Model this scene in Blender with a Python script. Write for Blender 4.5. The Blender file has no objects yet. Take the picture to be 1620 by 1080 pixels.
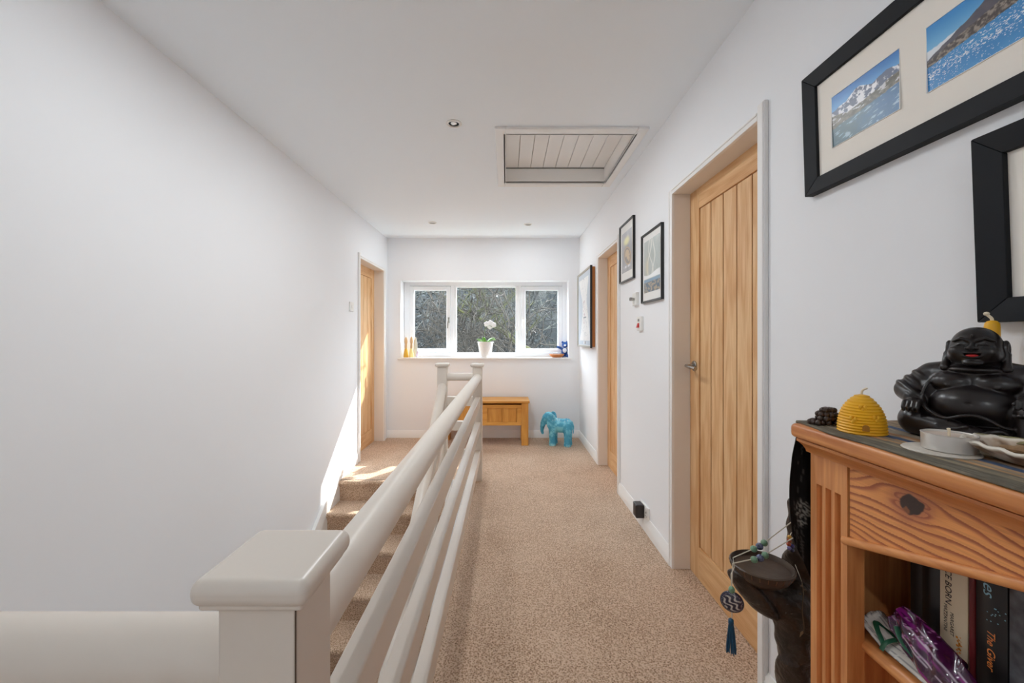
import bpy, bmesh, math, random
import numpy as np
from mathutils import Vector, Matrix
R = math.radians
rnd = random.Random(7)
S = bpy.context.scene
COL = S.collection
OFF = {}
# ------------------------------------------------------------------ measured frame
F = 640.0; VX, VY = 801.5, 532.6; CZ = 1.225
XR, XL, YB, ZC = .885, -1.454, 4.92, 2.425
def at(px, py, Y):
    return Vector(((px-VX)*Y/F, Y, CZ-(py-VY)*Y/F))
# ------------------------------------------------------------------ materials
def lin(c):
    return tuple(((v/255)/12.92 if v/255 <= .04045 else ((v/255+.055)/1.055)**2.4) for v in c)
MATS = {}
def nodes(m):
    nt = m.node_tree
    return nt, nt.nodes, nt.links, nt.nodes['Principled BSDF']
def mat(name, rgb, rough=.5, metal=0, spec=None, bump=None, noise=None, coat=0, sheen=0):
    """bump=(scale,strength,dist); noise=(scale, amount) value variation"""
    if name in MATS: return MATS[name]
    m = bpy.data.materials.new(name); m.use_nodes = True
    nt, N, L, b = nodes(m)
    c = (*lin(rgb), 1)
    b.inputs['Base Color'].default_value = c
    b.inputs['Roughness'].default_value = rough
    b.inputs['Metallic'].default_value = metal
    if spec is not None: b.inputs['Specular IOR Level'].default_value = spec
    if coat: b.inputs['Coat Weight'].default_value = coat
    if sheen: b.inputs['Sheen Weight'].default_value = sheen
    if bump or noise:
        tc = N.new('ShaderNodeTexCoord')
    if noise:
        n = N.new('ShaderNodeTexNoise'); n.inputs['Scale'].default_value = noise[0]; n.inputs['Detail'].default_value = 6
        L.new(tc.outputs['Object'], n.inputs['Vector'])
        r = N.new('ShaderNodeValToRGB'); a = noise[1]
        r.color_ramp.elements[0].position = .3; r.color_ramp.elements[1].position = .7
        r.color_ramp.elements[0].color = tuple(x*(1-a) for x in c[:3])+(1,)
        r.color_ramp.elements[1].color = tuple(min(1, x*(1+a)) for x in c[:3])+(1,)
        L.new(n.outputs['Fac'], r.inputs['Fac']); L.new(r.outputs['Color'], b.inputs['Base Color'])
    if bump:
        n2 = N.new('ShaderNodeTexNoise'); n2.inputs['Scale'].default_value = bump[0]; n2.inputs['Detail'].default_value = 4
        L.new(tc.outputs['Object'], n2.inputs['Vector'])
        bp = N.new('ShaderNodeBump'); bp.inputs['Strength'].default_value = bump[1]; bp.inputs['Distance'].default_value = bump[2]
        L.new(n2.outputs['Fac'], bp.inputs['Height']); L.new(bp.outputs['Normal'], b.inputs['Normal'])
    MATS[name] = m
    return m
def wood(name, base, dark, axis='z', rough=.45, fine=1.0, cath=1.0, contrast=1.0):
    """oak-like timber: long pores along the grain axis and softer cathedral bands"""
    if name in MATS: return MATS[name]
    m = bpy.data.materials.new(name); m.use_nodes = True
    nt, N, L, b = nodes(m)
    tc = N.new('ShaderNodeTexCoord')
    def mapped(sx, sl):
        mp = N.new('ShaderNodeMapping'); s = [sx, sx, sx]; s['xyz'.index(axis)] = sl
        mp.inputs['Scale'].default_value = s; L.new(tc.outputs['Object'], mp.inputs['Vector']); return mp
    mp1 = mapped(7*cath, .9)
    n1 = N.new('ShaderNodeTexNoise'); n1.inputs['Scale'].default_value = 1.6; n1.inputs['Detail'].default_value = 2
    L.new(mp1.outputs['Vector'], n1.inputs['Vector'])
    mul = N.new('ShaderNodeMath'); mul.operation = 'MULTIPLY'; mul.inputs[1].default_value = 26
    L.new(n1.outputs['Fac'], mul.inputs[0])
    sn = N.new('ShaderNodeMath'); sn.operation = 'SINE'; L.new(mul.outputs[0], sn.inputs[0])
    mr = N.new('ShaderNodeMapRange'); mr.inputs['From Min'].default_value = -1; mr.inputs['From Max'].default_value = 1
    L.new(sn.outputs[0], mr.inputs['Value'])
    mp2 = mapped(160*fine, 6)
    n2 = N.new('ShaderNodeTexNoise'); n2.inputs['Scale'].default_value = 1.5; n2.inputs['Detail'].default_value = 5
    L.new(mp2.outputs['Vector'], n2.inputs['Vector'])
    mp3 = mapped(5, 1.2)
    n3 = N.new('ShaderNodeTexNoise'); n3.inputs['Scale'].default_value = 1.3
    L.new(mp3.outputs['Vector'], n3.inputs['Vector'])
    a1 = N.new('ShaderNodeMath'); a1.operation = 'MULTIPLY_ADD'; a1.inputs[1].default_value = .34*contrast; L.new(mr.outputs['Result'], a1.inputs[0])
    a2 = N.new('ShaderNodeMath'); a2.operation = 'MULTIPLY_ADD'; a2.inputs[1].default_value = .9*contrast; a2.inputs[2].default_value = -.28
    L.new(n2.outputs['Fac'], a2.inputs[0]); L.new(a2.outputs[0], a1.inputs[2])
    a3 = N.new('ShaderNodeMath'); a3.operation = 'MULTIPLY_ADD'; a3.inputs[1].default_value = .35; L.new(n3.outputs['Fac'], a3.inputs[0]); L.new(a1.outputs[0], a3.inputs[2])
    rp = N.new('ShaderNodeValToRGB'); rp.color_ramp.elements[0].position = .2; rp.color_ramp.elements[1].position = .95
    rp.color_ramp.elements[0].color = (*lin(base), 1); rp.color_ramp.elements[1].color = (*lin(dark), 1)
    L.new(a3.outputs[0], rp.inputs['Fac']); L.new(rp.outputs['Color'], b.inputs['Base Color'])
    bp = N.new('ShaderNodeBump'); bp.inputs['Strength'].default_value = .12; bp.inputs['Distance'].default_value = .002
    L.new(n2.outputs['Fac'], bp.inputs['Height']); L.new(bp.outputs['Normal'], b.inputs['Normal'])
    b.inputs['Roughness'].default_value = rough
    MATS[name] = m
    return m
def vcol(name, rough=.5, metal=0, coat=0, spec=None, bump=None):
    """colour comes from the print / weave / grain colours stored on the mesh"""
    if name in MATS: return MATS[name]
    m = mat(name, (128, 128, 128), rough, metal, spec, bump, None, coat)
    nt, N, L, b = nodes(m)
    at_ = N.new('ShaderNodeAttribute'); at_.attribute_name = 'Col'
    L.new(at_.outputs['Color'], b.inputs['Base Color'])
    return m
def glass_mat(name, tint=(1, 1, 1), refl=.01):
    if name in MATS: return MATS[name]
    m = bpy.data.materials.new(name); m.use_nodes = True
    nt = m.node_tree; N = nt.nodes; L = nt.links; N.clear()
    o = N.new('ShaderNodeOutputMaterial'); t = N.new('ShaderNodeBsdfTransparent'); g = N.new('ShaderNodeBsdfGlossy')
    t.inputs['Color'].default_value = (*tint, 1); g.inputs['Roughness'].default_value = .02
    mx = N.new('ShaderNodeMixShader'); mx.inputs['Fac'].default_value = refl
    L.new(t.outputs[0], mx.inputs[1]); L.new(g.outputs[0], mx.inputs[2]); L.new(mx.outputs[0], o.inputs['Surface'])
    MATS[name] = m
    return m
def carpet_mat(name, c0, c1, c2):
    m = bpy.data.materials.new(name); m.use_nodes = True
    nt, N, L, b = nodes(m)
    tc = N.new('ShaderNodeTexCoord')
    n = N.new('ShaderNodeTexNoise'); n.inputs['Scale'].default_value = 150; n.inputs['Detail'].default_value = 4; n.inputs['Roughness'].default_value = .7
    L.new(tc.outputs['Object'], n.inputs['Vector'])
    v = N.new('ShaderNodeTexVoronoi'); v.inputs['Scale'].default_value = 135
    L.new(tc.outputs['Object'], v.inputs['Vector'])
    big = N.new('ShaderNodeTexNoise'); big.inputs['Scale'].default_value = 3.5; L.new(tc.outputs['Object'], big.inputs['Vector'])
    ad = N.new('ShaderNodeMath'); ad.operation = 'MULTIPLY_ADD'; ad.inputs[1].default_value = .35; L.new(v.outputs['Distance'], ad.inputs[0]); L.new(n.outputs['Fac'], ad.inputs[2])
    ad2 = N.new('ShaderNodeMath'); ad2.operation = 'MULTIPLY_ADD'; ad2.inputs[1].default_value = .14; L.new(big.outputs['Fac'], ad2.inputs[0]); L.new(ad.outputs[0], ad2.inputs[2])
    rp = N.new('ShaderNodeValToRGB'); e = rp.color_ramp.elements
    e[0].position = .50; e[0].color = (*lin(c0), 1); e[1].position = .84; e[1].color = (*lin(c2), 1)
    k = e.new(.66); k.color = (*lin(c1), 1)
    L.new(ad2.outputs[0], rp.inputs['Fac']); L.new(rp.outputs['Color'], b.inputs['Base Color'])
    bp = N.new('ShaderNodeBump'); bp.inputs['Strength'].default_value = .8; bp.inputs['Distance'].default_value = .006
    L.new(ad.outputs[0], bp.inputs['Height']); L.new(bp.outputs['Normal'], b.inputs['Normal'])
    b.inputs['Roughness'].default_value = 1; b.inputs['Specular IOR Level'].default_value = .1
    b.inputs['Sheen Weight'].default_value = .25
    return m
M_WALL = mat('wall_paint', (241, 243, 246), .75, bump=(60, .04, .002))
M_CEIL = mat('ceiling_paint', (243, 249, 254), .85)
M_GLOSS = mat('white_gloss_wood', (240, 239, 237), .35, bump=(35, .05, .002))
M_CREAM = mat('aged_white_paint', (222, 213, 202), .33, bump=(28, .10, .003))
M_LINING = mat('door_lining_paint', (231, 225, 218), .45)
M_UPVC = mat('window_upvc', (243, 245, 248), .25)
M_CARPET = carpet_mat('carpet_pile', (88, 60, 40), (170, 138, 110), (216, 190, 166))
M_OAK = wood('oak_door', (234, 196, 148), (202, 146, 92), 'z')
M_OAKH = wood('oak_door_rail', (232, 192, 142), (200, 142, 88), 'y')
M_BENCH = wood('oak_bench', (224, 166, 82), (192, 126, 48), 'x', .4)
M_BENCHV = wood('oak_bench_leg', (224, 166, 82), (192, 126, 48), 'z', .4)
M_PINE = wood('pine_upright', (226, 158, 98), (182, 106, 54), 'z', .38, .7, 1.6)
M_PINEH = wood('pine_board', (226, 156, 94), (178, 100, 50), 'y', .38, .7, 1.6)
M_PINEV = vcol('pine_knotty', .38, coat=.15)
M_BLACK = mat('black_frame_paint', (22, 25, 30), .6, 0, .25, bump=(90, .08, .001))
M_BLKGLOSS = mat('black_moulding', (22, 22, 24), .3)
M_MOUNT = mat('cream_mount', (247, 242, 233), .8)
M_PAPER = mat('white_paper', (236, 236, 234), .8)
M_PRINT = vcol('printed_picture', .35)
M_CHROME = mat('satin_steel', (170, 168, 165), .25, 1)
M_WHITEP = mat('white_plastic', (238, 237, 233), .35)
M_GREYP = mat('grey_plastic', (150, 148, 142), .4)
M_BLKP = mat('black_plastic', (40, 35, 35), .4)
M_RED = mat('red_plastic', (205, 32, 30), .35)
M_DARK = mat('dark_gap', (44, 30, 22), .8)
M_GLASS = glass_mat('clear_glass')
M_WAX = mat('yellow_beeswax', (238, 178, 32), .45, bump=(60, .1, .002))
M_WICK = mat('cotton_wick', (235, 222, 196), .9)
M_STATUE = mat('dark_stained_statue', (31, 25, 25), .30, bump=(22, .10, .003), noise=(9, .3))
M_BOG = mat('dark_carved_wood', (46, 36, 30), .36, bump=(34, .8, .012), noise=(16, .6))
M_FABRIC = vcol('woven_runner', .95, spec=.1, bump=(900, .4, .001))
# ------------------------------------------------------------------ mesh builder
class MB:
    def __init__(s): s.bm = bmesh.new(); s.mi = 0
    def _f(s, vs, smooth=False):
        try:
            f = s.bm.faces.new(vs); f.material_index = s.mi; f.smooth = smooth; return f
        except ValueError: return None
    def hexa(s, p, mi=None):
        """8 corners: bottom 0-3 ccw, top 4-7"""
        v = [s.bm.verts.new(q) for q in p]
        for q in ((3, 2, 1, 0), (4, 5, 6, 7), (0, 1, 5, 4), (1, 2, 6, 5), (2, 3, 7, 6), (3, 0, 4, 7)):
            s._f([v[i] for i in q])
        return s
    def box(s, x0, x1, y0, y1, z0, z1):
        return s.hexa([(x0, y0, z0), (x1, y0, z0), (x1, y1, z0), (x0, y1, z0), (x0, y0, z1), (x1, y0, z1), (x1, y1, z1), (x0, y1, z1)])
    def prism(s, pts, axis, a, b):
        """polygon pts (2D) extruded along axis from a to b"""
        def P(p, t):
            return {'x': (t, p[0], p[1]), 'y': (p[0], t, p[1]), 'z': (p[0], p[1], t)}[axis]
        A = [s.bm.verts.new(P(p, a)) for p in pts]; B = [s.bm.verts.new(P(p, b)) for p in pts]
        n = len(pts); s._f(A[::-1]); s._f(B)
        for i in range(n): s._f([A[i], A[(i+1) % n], B[(i+1) % n], B[i]])
        return s
    def tube(s, path, rad, n=10, cap=True, sq=(1, 1), up=None):
        path = [Vector(p) for p in path]; k = len(path)
        rr = rad if hasattr(rad, '__len__') else [rad]*k
        rings = []; pu = None
        for i, p in enumerate(path):
            t = (path[min(i+1, k-1)]-path[max(i-1, 0)])
            if t.length < 1e-9: t = Vector((0, 0, 1))
            t.normalize()
            if pu is None:
                u0 = Vector(up) if up else (Vector((0, 0, 1)) if abs(t.z) < .9 else Vector((1, 0, 0)))
                pu = (u0-t*u0.dot(t)).normalized()
            else:
                pu = (pu-t*pu.dot(t)); pu = pu.normalized() if pu.length > 1e-6 else t.orthogonal().normalized()
            w = t.cross(pu)
            rings.append([s.bm.verts.new(p+(w*math.cos(a)*sq[0]+pu*math.sin(a)*sq[1])*rr[i]) for a in (2*math.pi*j/n for j in range(n))])
        for A, B in zip(rings, rings[1:]):
            for j in range(n): s._f([A[j], A[(j+1) % n], B[(j+1) % n], B[j]], True)
        if cap: s._f(rings[0][::-1]); s._f(rings[-1])
        return s
    def lathe(s, prof, c=(0, 0, 0), n=24, sx=1, sy=1, axis='z'):
        rings = []; c = Vector(c)
        for r, h in prof:
            if r < 1e-6: r = 1e-5
            ring = []
            for j in range(n):
                a = 2*math.pi*j/n; u, v = r*math.cos(a)*sx, r*math.sin(a)*sy
                ring.append(s.bm.verts.new(c+Vector({'z': (u, v, h), 'x': (h, u, v), 'y': (v, h, u)}[axis])))
            rings.append(ring)
        for A, B in zip(rings, rings[1:]):
            for j in range(n): s._f([A[j], A[(j+1) % n], B[(j+1) % n], B[j]], True)
        s._f(rings[0][::-1], True); s._f(rings[-1], True)
        return s
    def ball(s, c, r, n=12, m=8, rot=None):
        r = (r, r, r) if not hasattr(r, '__len__') else r
        c = Vector(c); rows = []
        for i in range(m+1):
            th = math.pi*i/m
            row = []
            for j in range(n):
                a = 2*math.pi*j/n
                q = Vector((r[0]*math.sin(th)*math.cos(a), r[1]*math.sin(th)*math.sin(a), -r[2]*math.cos(th)))
                if rot: q = rot @ q
                row.append(q+c)
            rows.append(row)
        bot = s.bm.verts.new(rows[0][0]); top = s.bm.verts.new(rows[-1][0])
        V = [[s.bm.verts.new(q) for q in row] for row in rows[1:-1]]
        for A, B in zip(V, V[1:]):
            for j in range(n): s._f([A[j], A[(j+1) % n], B[(j+1) % n], B[j]], True)
        for j in range(n):
            s._f([bot, V[0][(j+1) % n], V[0][j]], True); s._f([top, V[-1][j], V[-1][(j+1) % n]], True)
        return s
    def grid(s, P):
        """P: rows of points"""
        V = [[s.bm.verts.new(q) for q in row] for row in P]
        for A, B in zip(V, V[1:]):
            for j in range(len(A)-1): s._f([A[j], A[j+1], B[j+1], B[j]], True)
        return s
    def raw(s, V, Fs, smooth=True):
        v = [s.bm.verts.new(q) for q in V]
        for f in Fs: s._f([v[i] for i in f], smooth)
        return s
    def xform(s, M):
        for v in s.bm.verts: v.co = M @ v.co
        return s
    def build(s, name, m, parent=None, world=True, bevel=0, seg=2, sharp=35, fixn=True):
        if fixn: bmesh.ops.recalc_face_normals(s.bm, faces=s.bm.faces)
        if parent is not None and world:
            o = OFF.get(parent.name, Vector((0, 0, 0)))
            for v in s.bm.verts: v.co -= o
        me = bpy.data.meshes.new(name); s.bm.to_mesh(me); s.bm.free()
        for mm in (m if isinstance(m, (list, tuple)) else [m]): me.materials.append(mm)
        ob = bpy.data.objects.new(name, me); COL.objects.link(ob)
        if parent is not None: ob.parent = parent; OFF[ob.name] = OFF.get(parent.name, Vector((0, 0, 0)))
        if bevel:
            md = ob.modifiers.new('edge', 'BEVEL'); md.width = bevel; md.segments = seg; md.limit_method = 'ANGLE'; md.angle_limit = R(40)
            for p in me.polygons: p.use_smooth = True
            me.set_sharp_from_angle(angle=R(40))
            md.harden_normals = True
        elif sharp:
            for p in me.polygons: p.use_smooth = True
            me.set_sharp_from_angle(angle=R(sharp))
        return ob
def tag(o, label, cat, group=None, kind=None):
    o['label'] = label; o['category'] = cat
    if group: o['group'] = group
    if kind: o['kind'] = kind
    return o
def thing(name, label, cat, loc=(0, 0, 0), rz=0, group=None, kind=None):
    o = bpy.data.objects.new(name, None); COL.objects.link(o)
    o.location = loc; o.rotation_euler = (0, 0, rz); o.empty_display_size = .05
    OFF[o.name] = Vector(loc)
    return tag(o, label, cat, group, kind)
def copy_tree(o, parent=None):
    c = o.copy(); COL.objects.link(c)
    if parent is not None: c.parent = parent
    for ch in list(o.children): copy_tree(ch, c)
    return c
# ------------------------------------------------------------------ noise, sdf
def vnoise(x, y, seed=0):
    xi = np.floor(x).astype(np.int64); yi = np.floor(y).astype(np.int64); xf = x-xi; yf = y-yi
    def h(a, b):
        n = (a*374761393+b*668265263+seed*982451653) & 0x7fffffff
        n = ((n ^ (n >> 13))*1274126177) & 0x7fffffff
        return ((n ^ (n >> 16)) & 0xffff)/65535.0
    u = xf*xf*(3-2*xf); v = yf*yf*(3-2*yf)
    return (h(xi, yi)*(1-u)+h(xi+1, yi)*u)*(1-v)+(h(xi, yi+1)*(1-u)+h(xi+1, yi+1)*u)*v
def fbm(x, y, o=4, seed=0):
    r = 0; a = .5; t = 0
    for i in range(o): r = r+a*vnoise(x*2**i, y*2**i, seed+i*17); t += a; a *= .5
    return r/t
def setcol(ob, rgb):
    me = ob.data; a = me.color_attributes.new('Col', 'FLOAT_COLOR', 'POINT')
    c = np.clip(rgb/255.0, 0, 1); c = np.where(c <= .04045, c/12.92, ((c+.055)/1.055)**2.4)
    out = np.ones((len(me.vertices), 4), np.float32); out[:, :3] = c
    a.data.foreach_set('color', out.ravel())
def surface(f, lo, hi, h):
    """surface nets on a signed distance field"""
    lo = np.array(lo, float); hi = np.array(hi, float)
    n = np.ceil((hi-lo)/h).astype(int)+1
    ax = [lo[i]+h*np.arange(n[i]) for i in range(3)]
    X, Y, Z = np.meshgrid(*ax, indexing='ij')
    D = f(np.stack([X, Y, Z], -1).reshape(-1, 3)).reshape(n)
    s = D < 0
    cs = [(i, j, k) for i in (0, 1) for j in (0, 1) for k in (0, 1)]
    def sub(A, c): return A[c[0]:n[0]-1+c[0], c[1]:n[1]-1+c[1], c[2]:n[2]-1+c[2]]
    cnt = sum(sub(s, c).astype(int) for c in cs)
    act = (cnt > 0) & (cnt < 8)
    idx = -np.ones(act.shape, int); idx[act] = np.arange(act.sum())
    acc = np.zeros((act.sum(), 3)); w = np.zeros(act.sum())
    for a in range(len(cs)):
        for b in range(a+1, len(cs)):
            ca, cb = np.array(cs[a]), np.array(cs[b])
            if abs(ca-cb).sum() != 1: continue
            da, db = sub(D, cs[a])[act], sub(D, cs[b])[act]
            cr = (da < 0) != (db < 0)
            t = np.where(cr, da/np.where(np.abs(da-db) < 1e-12, 1, da-db), 0)
            p = ca[None]+(cb-ca)[None]*t[:, None]
            acc += np.where(cr[:, None], p, 0); w += cr
    base = np.argwhere(act)
    V = lo+h*(base+acc/w[:, None])
    Fs = []
    for d in range(3):
        e1, e2 = (d+1) % 3, (d+2) % 3
        sl = [slice(1, n[i]-1) for i in range(3)]; sl[d] = slice(0, n[d]-1)
        A = s[tuple(sl)]; sl2 = list(sl); sl2[d] = slice(1, n[d]); B = s[tuple(sl2)]
        for q in np.argwhere(A != B):
            g = q.copy()
            for i in range(3):
                if i != d: g[i] += 1
            ids = []
            for (o1, o2) in ((0, 0), (-1, 0), (-1, -1), (0, -1)):
                c = g.copy(); c[e1] += o1; c[e2] += o2; ids.append(int(idx[tuple(c)]))
            if A[tuple(q)]: ids = ids[::-1]
            Fs.append(ids[::-1])
    return V, Fs
def mesh_obj(name, V, Fs, m, parent=None):
    me = bpy.data.meshes.new(name); me.from_pydata([tuple(v) for v in V], [], Fs); me.materials.append(m)
    for p in me.polygons: p.use_smooth = True
    bm = bmesh.new(); bm.from_mesh(me); bmesh.ops.recalc_face_normals(bm, faces=bm.faces); bm.to_mesh(me); bm.free()
    ob = bpy.data.objects.new(name, me); COL.objects.link(ob)
    if parent is not None: ob.parent = parent; OFF[ob.name] = OFF.get(parent.name, Vector((0, 0, 0)))
    return ob
def s_ell(P, c, r):
    q = (P-np.array(c))/np.array(r); k0 = np.linalg.norm(q, axis=1); k1 = np.linalg.norm(q/np.array(r), axis=1)
    return k0*(k0-1)/np.maximum(k1, 1e-9)
def s_cap(P, a, b, ra, rb=None):
    rb = ra if rb is None else rb
    a = np.array(a, float); b = np.array(b, float); ab = b-a
    t = np.clip(((P-a)@ab)/(ab@ab), 0, 1)
    return np.linalg.norm(P-a-t[:, None]*ab, axis=1)-(ra+(rb-ra)*t)
def s_path(P, pts, r):
    rr = r if hasattr(r, '__len__') else [r]*len(pts)
    return np.minimum.reduce([s_cap(P, pts[i], pts[i+1], rr[i], rr[i+1]) for i in range(len(pts)-1)])
def smin(a, b, k):
    h = np.maximum(k-np.abs(a-b), 0)/k
    return np.minimum(a, b)-h*h*k*.25
def smax(a, b, k): return -smin(-a, -b, k)
def curve_pts(ctrl, n=8):
    c = [Vector(p) for p in ctrl]; out = []
    c = [c[0]*2-c[1]]+c+[c[-1]*2-c[-2]]
    for i in range(1, len(c)-2):
        for j in range(n):
            t = j/n; a, b, d, e = c[i-1], c[i], c[i+1], c[i+2]
            out.append(.5*((2*b)+(-a+d)*t+(2*a-5*b+4*d-e)*t*t+(-a+3*b-3*d+e)*t**3))
    out.append(c[-2]); return out
# ================================================================== SETTING
T = .14
def walls():
    # right wall with two doorways
    m = MB(); x0, x1 = XR, XR+T
    m.box(x0, x1, -2.3, 1.376, 0, ZC); m.box(x0, x1, 1.376, 2.162, 2.005, ZC); m.box(x0, x1, 2.162, 3.161, 0, ZC)
    m.box(x0, x1, 3.161, 3.891, 2.005, ZC); m.box(x0, x1, 3.891, YB+.3, 0, ZC)
    tag(m.build('wall_right', M_WALL, sharp=0), 'white painted right wall with oak doors and hanging frames', 'wall', kind='structure')
    m = MB(); x0, x1 = XL-T, XL
    m.box(x0, x1, -2.3, 3.96, -2.6, ZC); m.box(x0, x1, 3.96, 4.789, 2.03, ZC); m.box(x0, x1, 3.96, 4.789, -2.6, -.26); m.box(x0, x1, 4.789, YB+.3, -2.6, ZC)
    tag(m.build('wall_left', M_WALL, sharp=0), 'tall white left wall running down the stairwell', 'wall', kind='structure')
    m = MB(); y0, y1 = YB, YB+.3; wx0, wx1, wz0, wz1 = -1.29, .755, .955, 1.912
    m.box(XL-T, wx0, y0, y1, -.3, ZC); m.box(wx1, XR+T, y0, y1, -.3, ZC); m.box(wx0, wx1, y0, y1, -.3, wz0); m.box(wx0, wx1, y0, y1, wz1, ZC)
    tag(m.build('wall_back', M_WALL, sharp=0), 'white end wall holding the wide landing window', 'wall', kind='structure')
    
    m = MB(); y0, y1 = -2.44, -2.3; m.box(XL-T, XR+T, y0, y1, -.45, ZC); m.box(XL-T, -1.38, y0, y1, -2.6, -.45); m.box(-.36, XR+T, y0, y1, -2.6, -.45); m.box(-1.38, -.36, y0, y1, -2.6, -2.4)
    tag(m.build('wall_rear', M_WALL, sharp=0), 'white wall behind the viewpoint closing the landing', 'wall', kind='structure')
    m = MB(); m.box(-.3, -.29, .5, 3.42, -2.6, -.03); m.box(XL, -.29, .44, .5, -2.6, -.03); m.box(XL, -.29, 3.46, 3.5, -2.6, -.2)
    tag(m.build('wall_stairwell', M_WALL, sharp=0), 'white wall lining the open stairwell below the landing', 'wall', kind='structure')
    # ceiling with the hatch hole
    m = MB(); hx0, hx1, hy0, hy1 = -.02, .765, 2.36, 3.135; z0, z1 = ZC, ZC+.1
    m.box(XL-T, hx0, -2.44, YB+.3, z0, z1); m.box(hx1, XR+T, -2.44, YB+.3, z0, z1); m.box(hx0, hx1, -2.44, hy0, z0, z1); m.box(hx0, hx1, hy1, YB+.3, z0, z1)
    tag(m.build('ceiling', M_CEIL, sharp=0), 'flat white ceiling over the landing and stairs', 'ceiling', kind='structure')
    # floor
    m = MB(); m.box(-.29, XR+T, -2.3, YB, -.25, 0); m.box(XL-T, -.29, 3.46, YB, -.25, 0); m.box(XL, -.29, -2.3, .44, -.25, 0)
    tag(m.build('floor', M_CARPET, sharp=0), 'beige twist pile carpet over the landing', 'carpet', kind='structure')
    m = MB(); m.box(XL, -.29, -2.3, 3.5, -2.7, -2.6)
    tag(m.build('floor_hall', M_CARPET, sharp=0), 'beige carpet in the hall at the stair foot', 'carpet', kind='structure')
    # stair flight, one carpeted run
    g, r = .24, .173; m = MB()
    for i in range(14):
        yf = 3.43-i*g; zt = -i*r
        y1 = yf+g+.03 if i else 3.47
        prof = []                                   # rounded nosing
        for a in range(0, 7):
            t = R(90+a*25); prof.append((yf+.02+.02*math.cos(t), zt-.02+.02*math.sin(t)))
        prof.append((yf+.022, zt-.06)); prof.append((yf+.025, zt-r-.02)); prof.append((y1, zt-r-.02)); prof.append((y1, zt))
        m.prism(prof, 'x', XL+.028, -.5)
    tag(m.build('stairs', M_CARPET, sharp=50), 'beige carpeted stair flight going down beside the left wall', 'stairs', kind='structure')
    # stringers
    m = MB(); sl = r/g
    top = [(3.5, .1), (3.4, .088), (3.3, .045)]
    y = -.0
    pts = [(3.62, .1), (3.5, .1), (3.42, .085), (0, .085-3.42*sl), (0, -.42-3.42*sl), (3.45, -.42), (3.62, -.02)]
    m.prism(pts, 'x', XL+.001, XL+.03)
    tag(m.build('trim_1', M_GLOSS, bevel=.004), 'white stair string board sloping down the left wall', 'trim', kind='structure')
    m = MB(); pts = [(3.46, .02), (0, .02-3.46*sl), (0, -.4-3.46*sl), (3.46, -.4)]
    m.prism(pts, 'x', -.5, -.468)
    tag(m.build('trim_2', M_GLOSS, bevel=.004), 'white outer string board carrying the open side of the stairs', 'trim', kind='structure')
    m = MB(); m.box(-.302, -.288, .5, 3.44, -.25, .012); m.box(-.5, -.288, 3.445, 3.46, -.25, .006)
    tag(m.build('trim_3', M_GLOSS, bevel=.003), 'white edging board along the landing edge under the balustrade', 'trim', kind='structure')
    # baseboards
    def base(m, x0, x1, y0, y1, face):
        # ogee-ish section
        h, t = .092, .016
        prof = [(0, 0), (t, 0), (t, h-.03), (t-.004, h-.024), (t-.004, h-.014), (t-.011, h-.004), (t-.012, h), (0, h)]
        if face == '-x': m.prism([(XR-p, q) for p, q in prof], 'y', y0, y1)
        if face == '+x': m.prism([(XL+p, q) for p, q in prof], 'y', y0, y1)
        if face == '-y': m.prism([(YB-p, q) for p, q in prof], 'x', x0, x1)
    m = MB(); base(m, 0, 0, .79, 1.366, '-x'); base(m, 0, 0, 2.172, 3.151, '-x'); base(m, 0, 0, 3.901, YB, '-x'); base(m, 0, 0, -2.3, .01, '-x')
    tag(m.build('baseboard_right', M_GLOSS), 'white moulded skirting along the right wall', 'skirting', kind='structure')
    m = MB(); base(m, 0, 0, 3.5, 3.92, '+x')
    tag(m.build('baseboard_left', M_GLOSS), 'short white skirting between the left door and stairs', 'skirting', kind='structure')
    m = MB(); base(m, XL, XR, 0, 0, '-y')
    tag(m.build('baseboard_back', M_GLOSS), 'white moulded skirting under the landing window', 'skirting', kind='structure')
walls()
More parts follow.
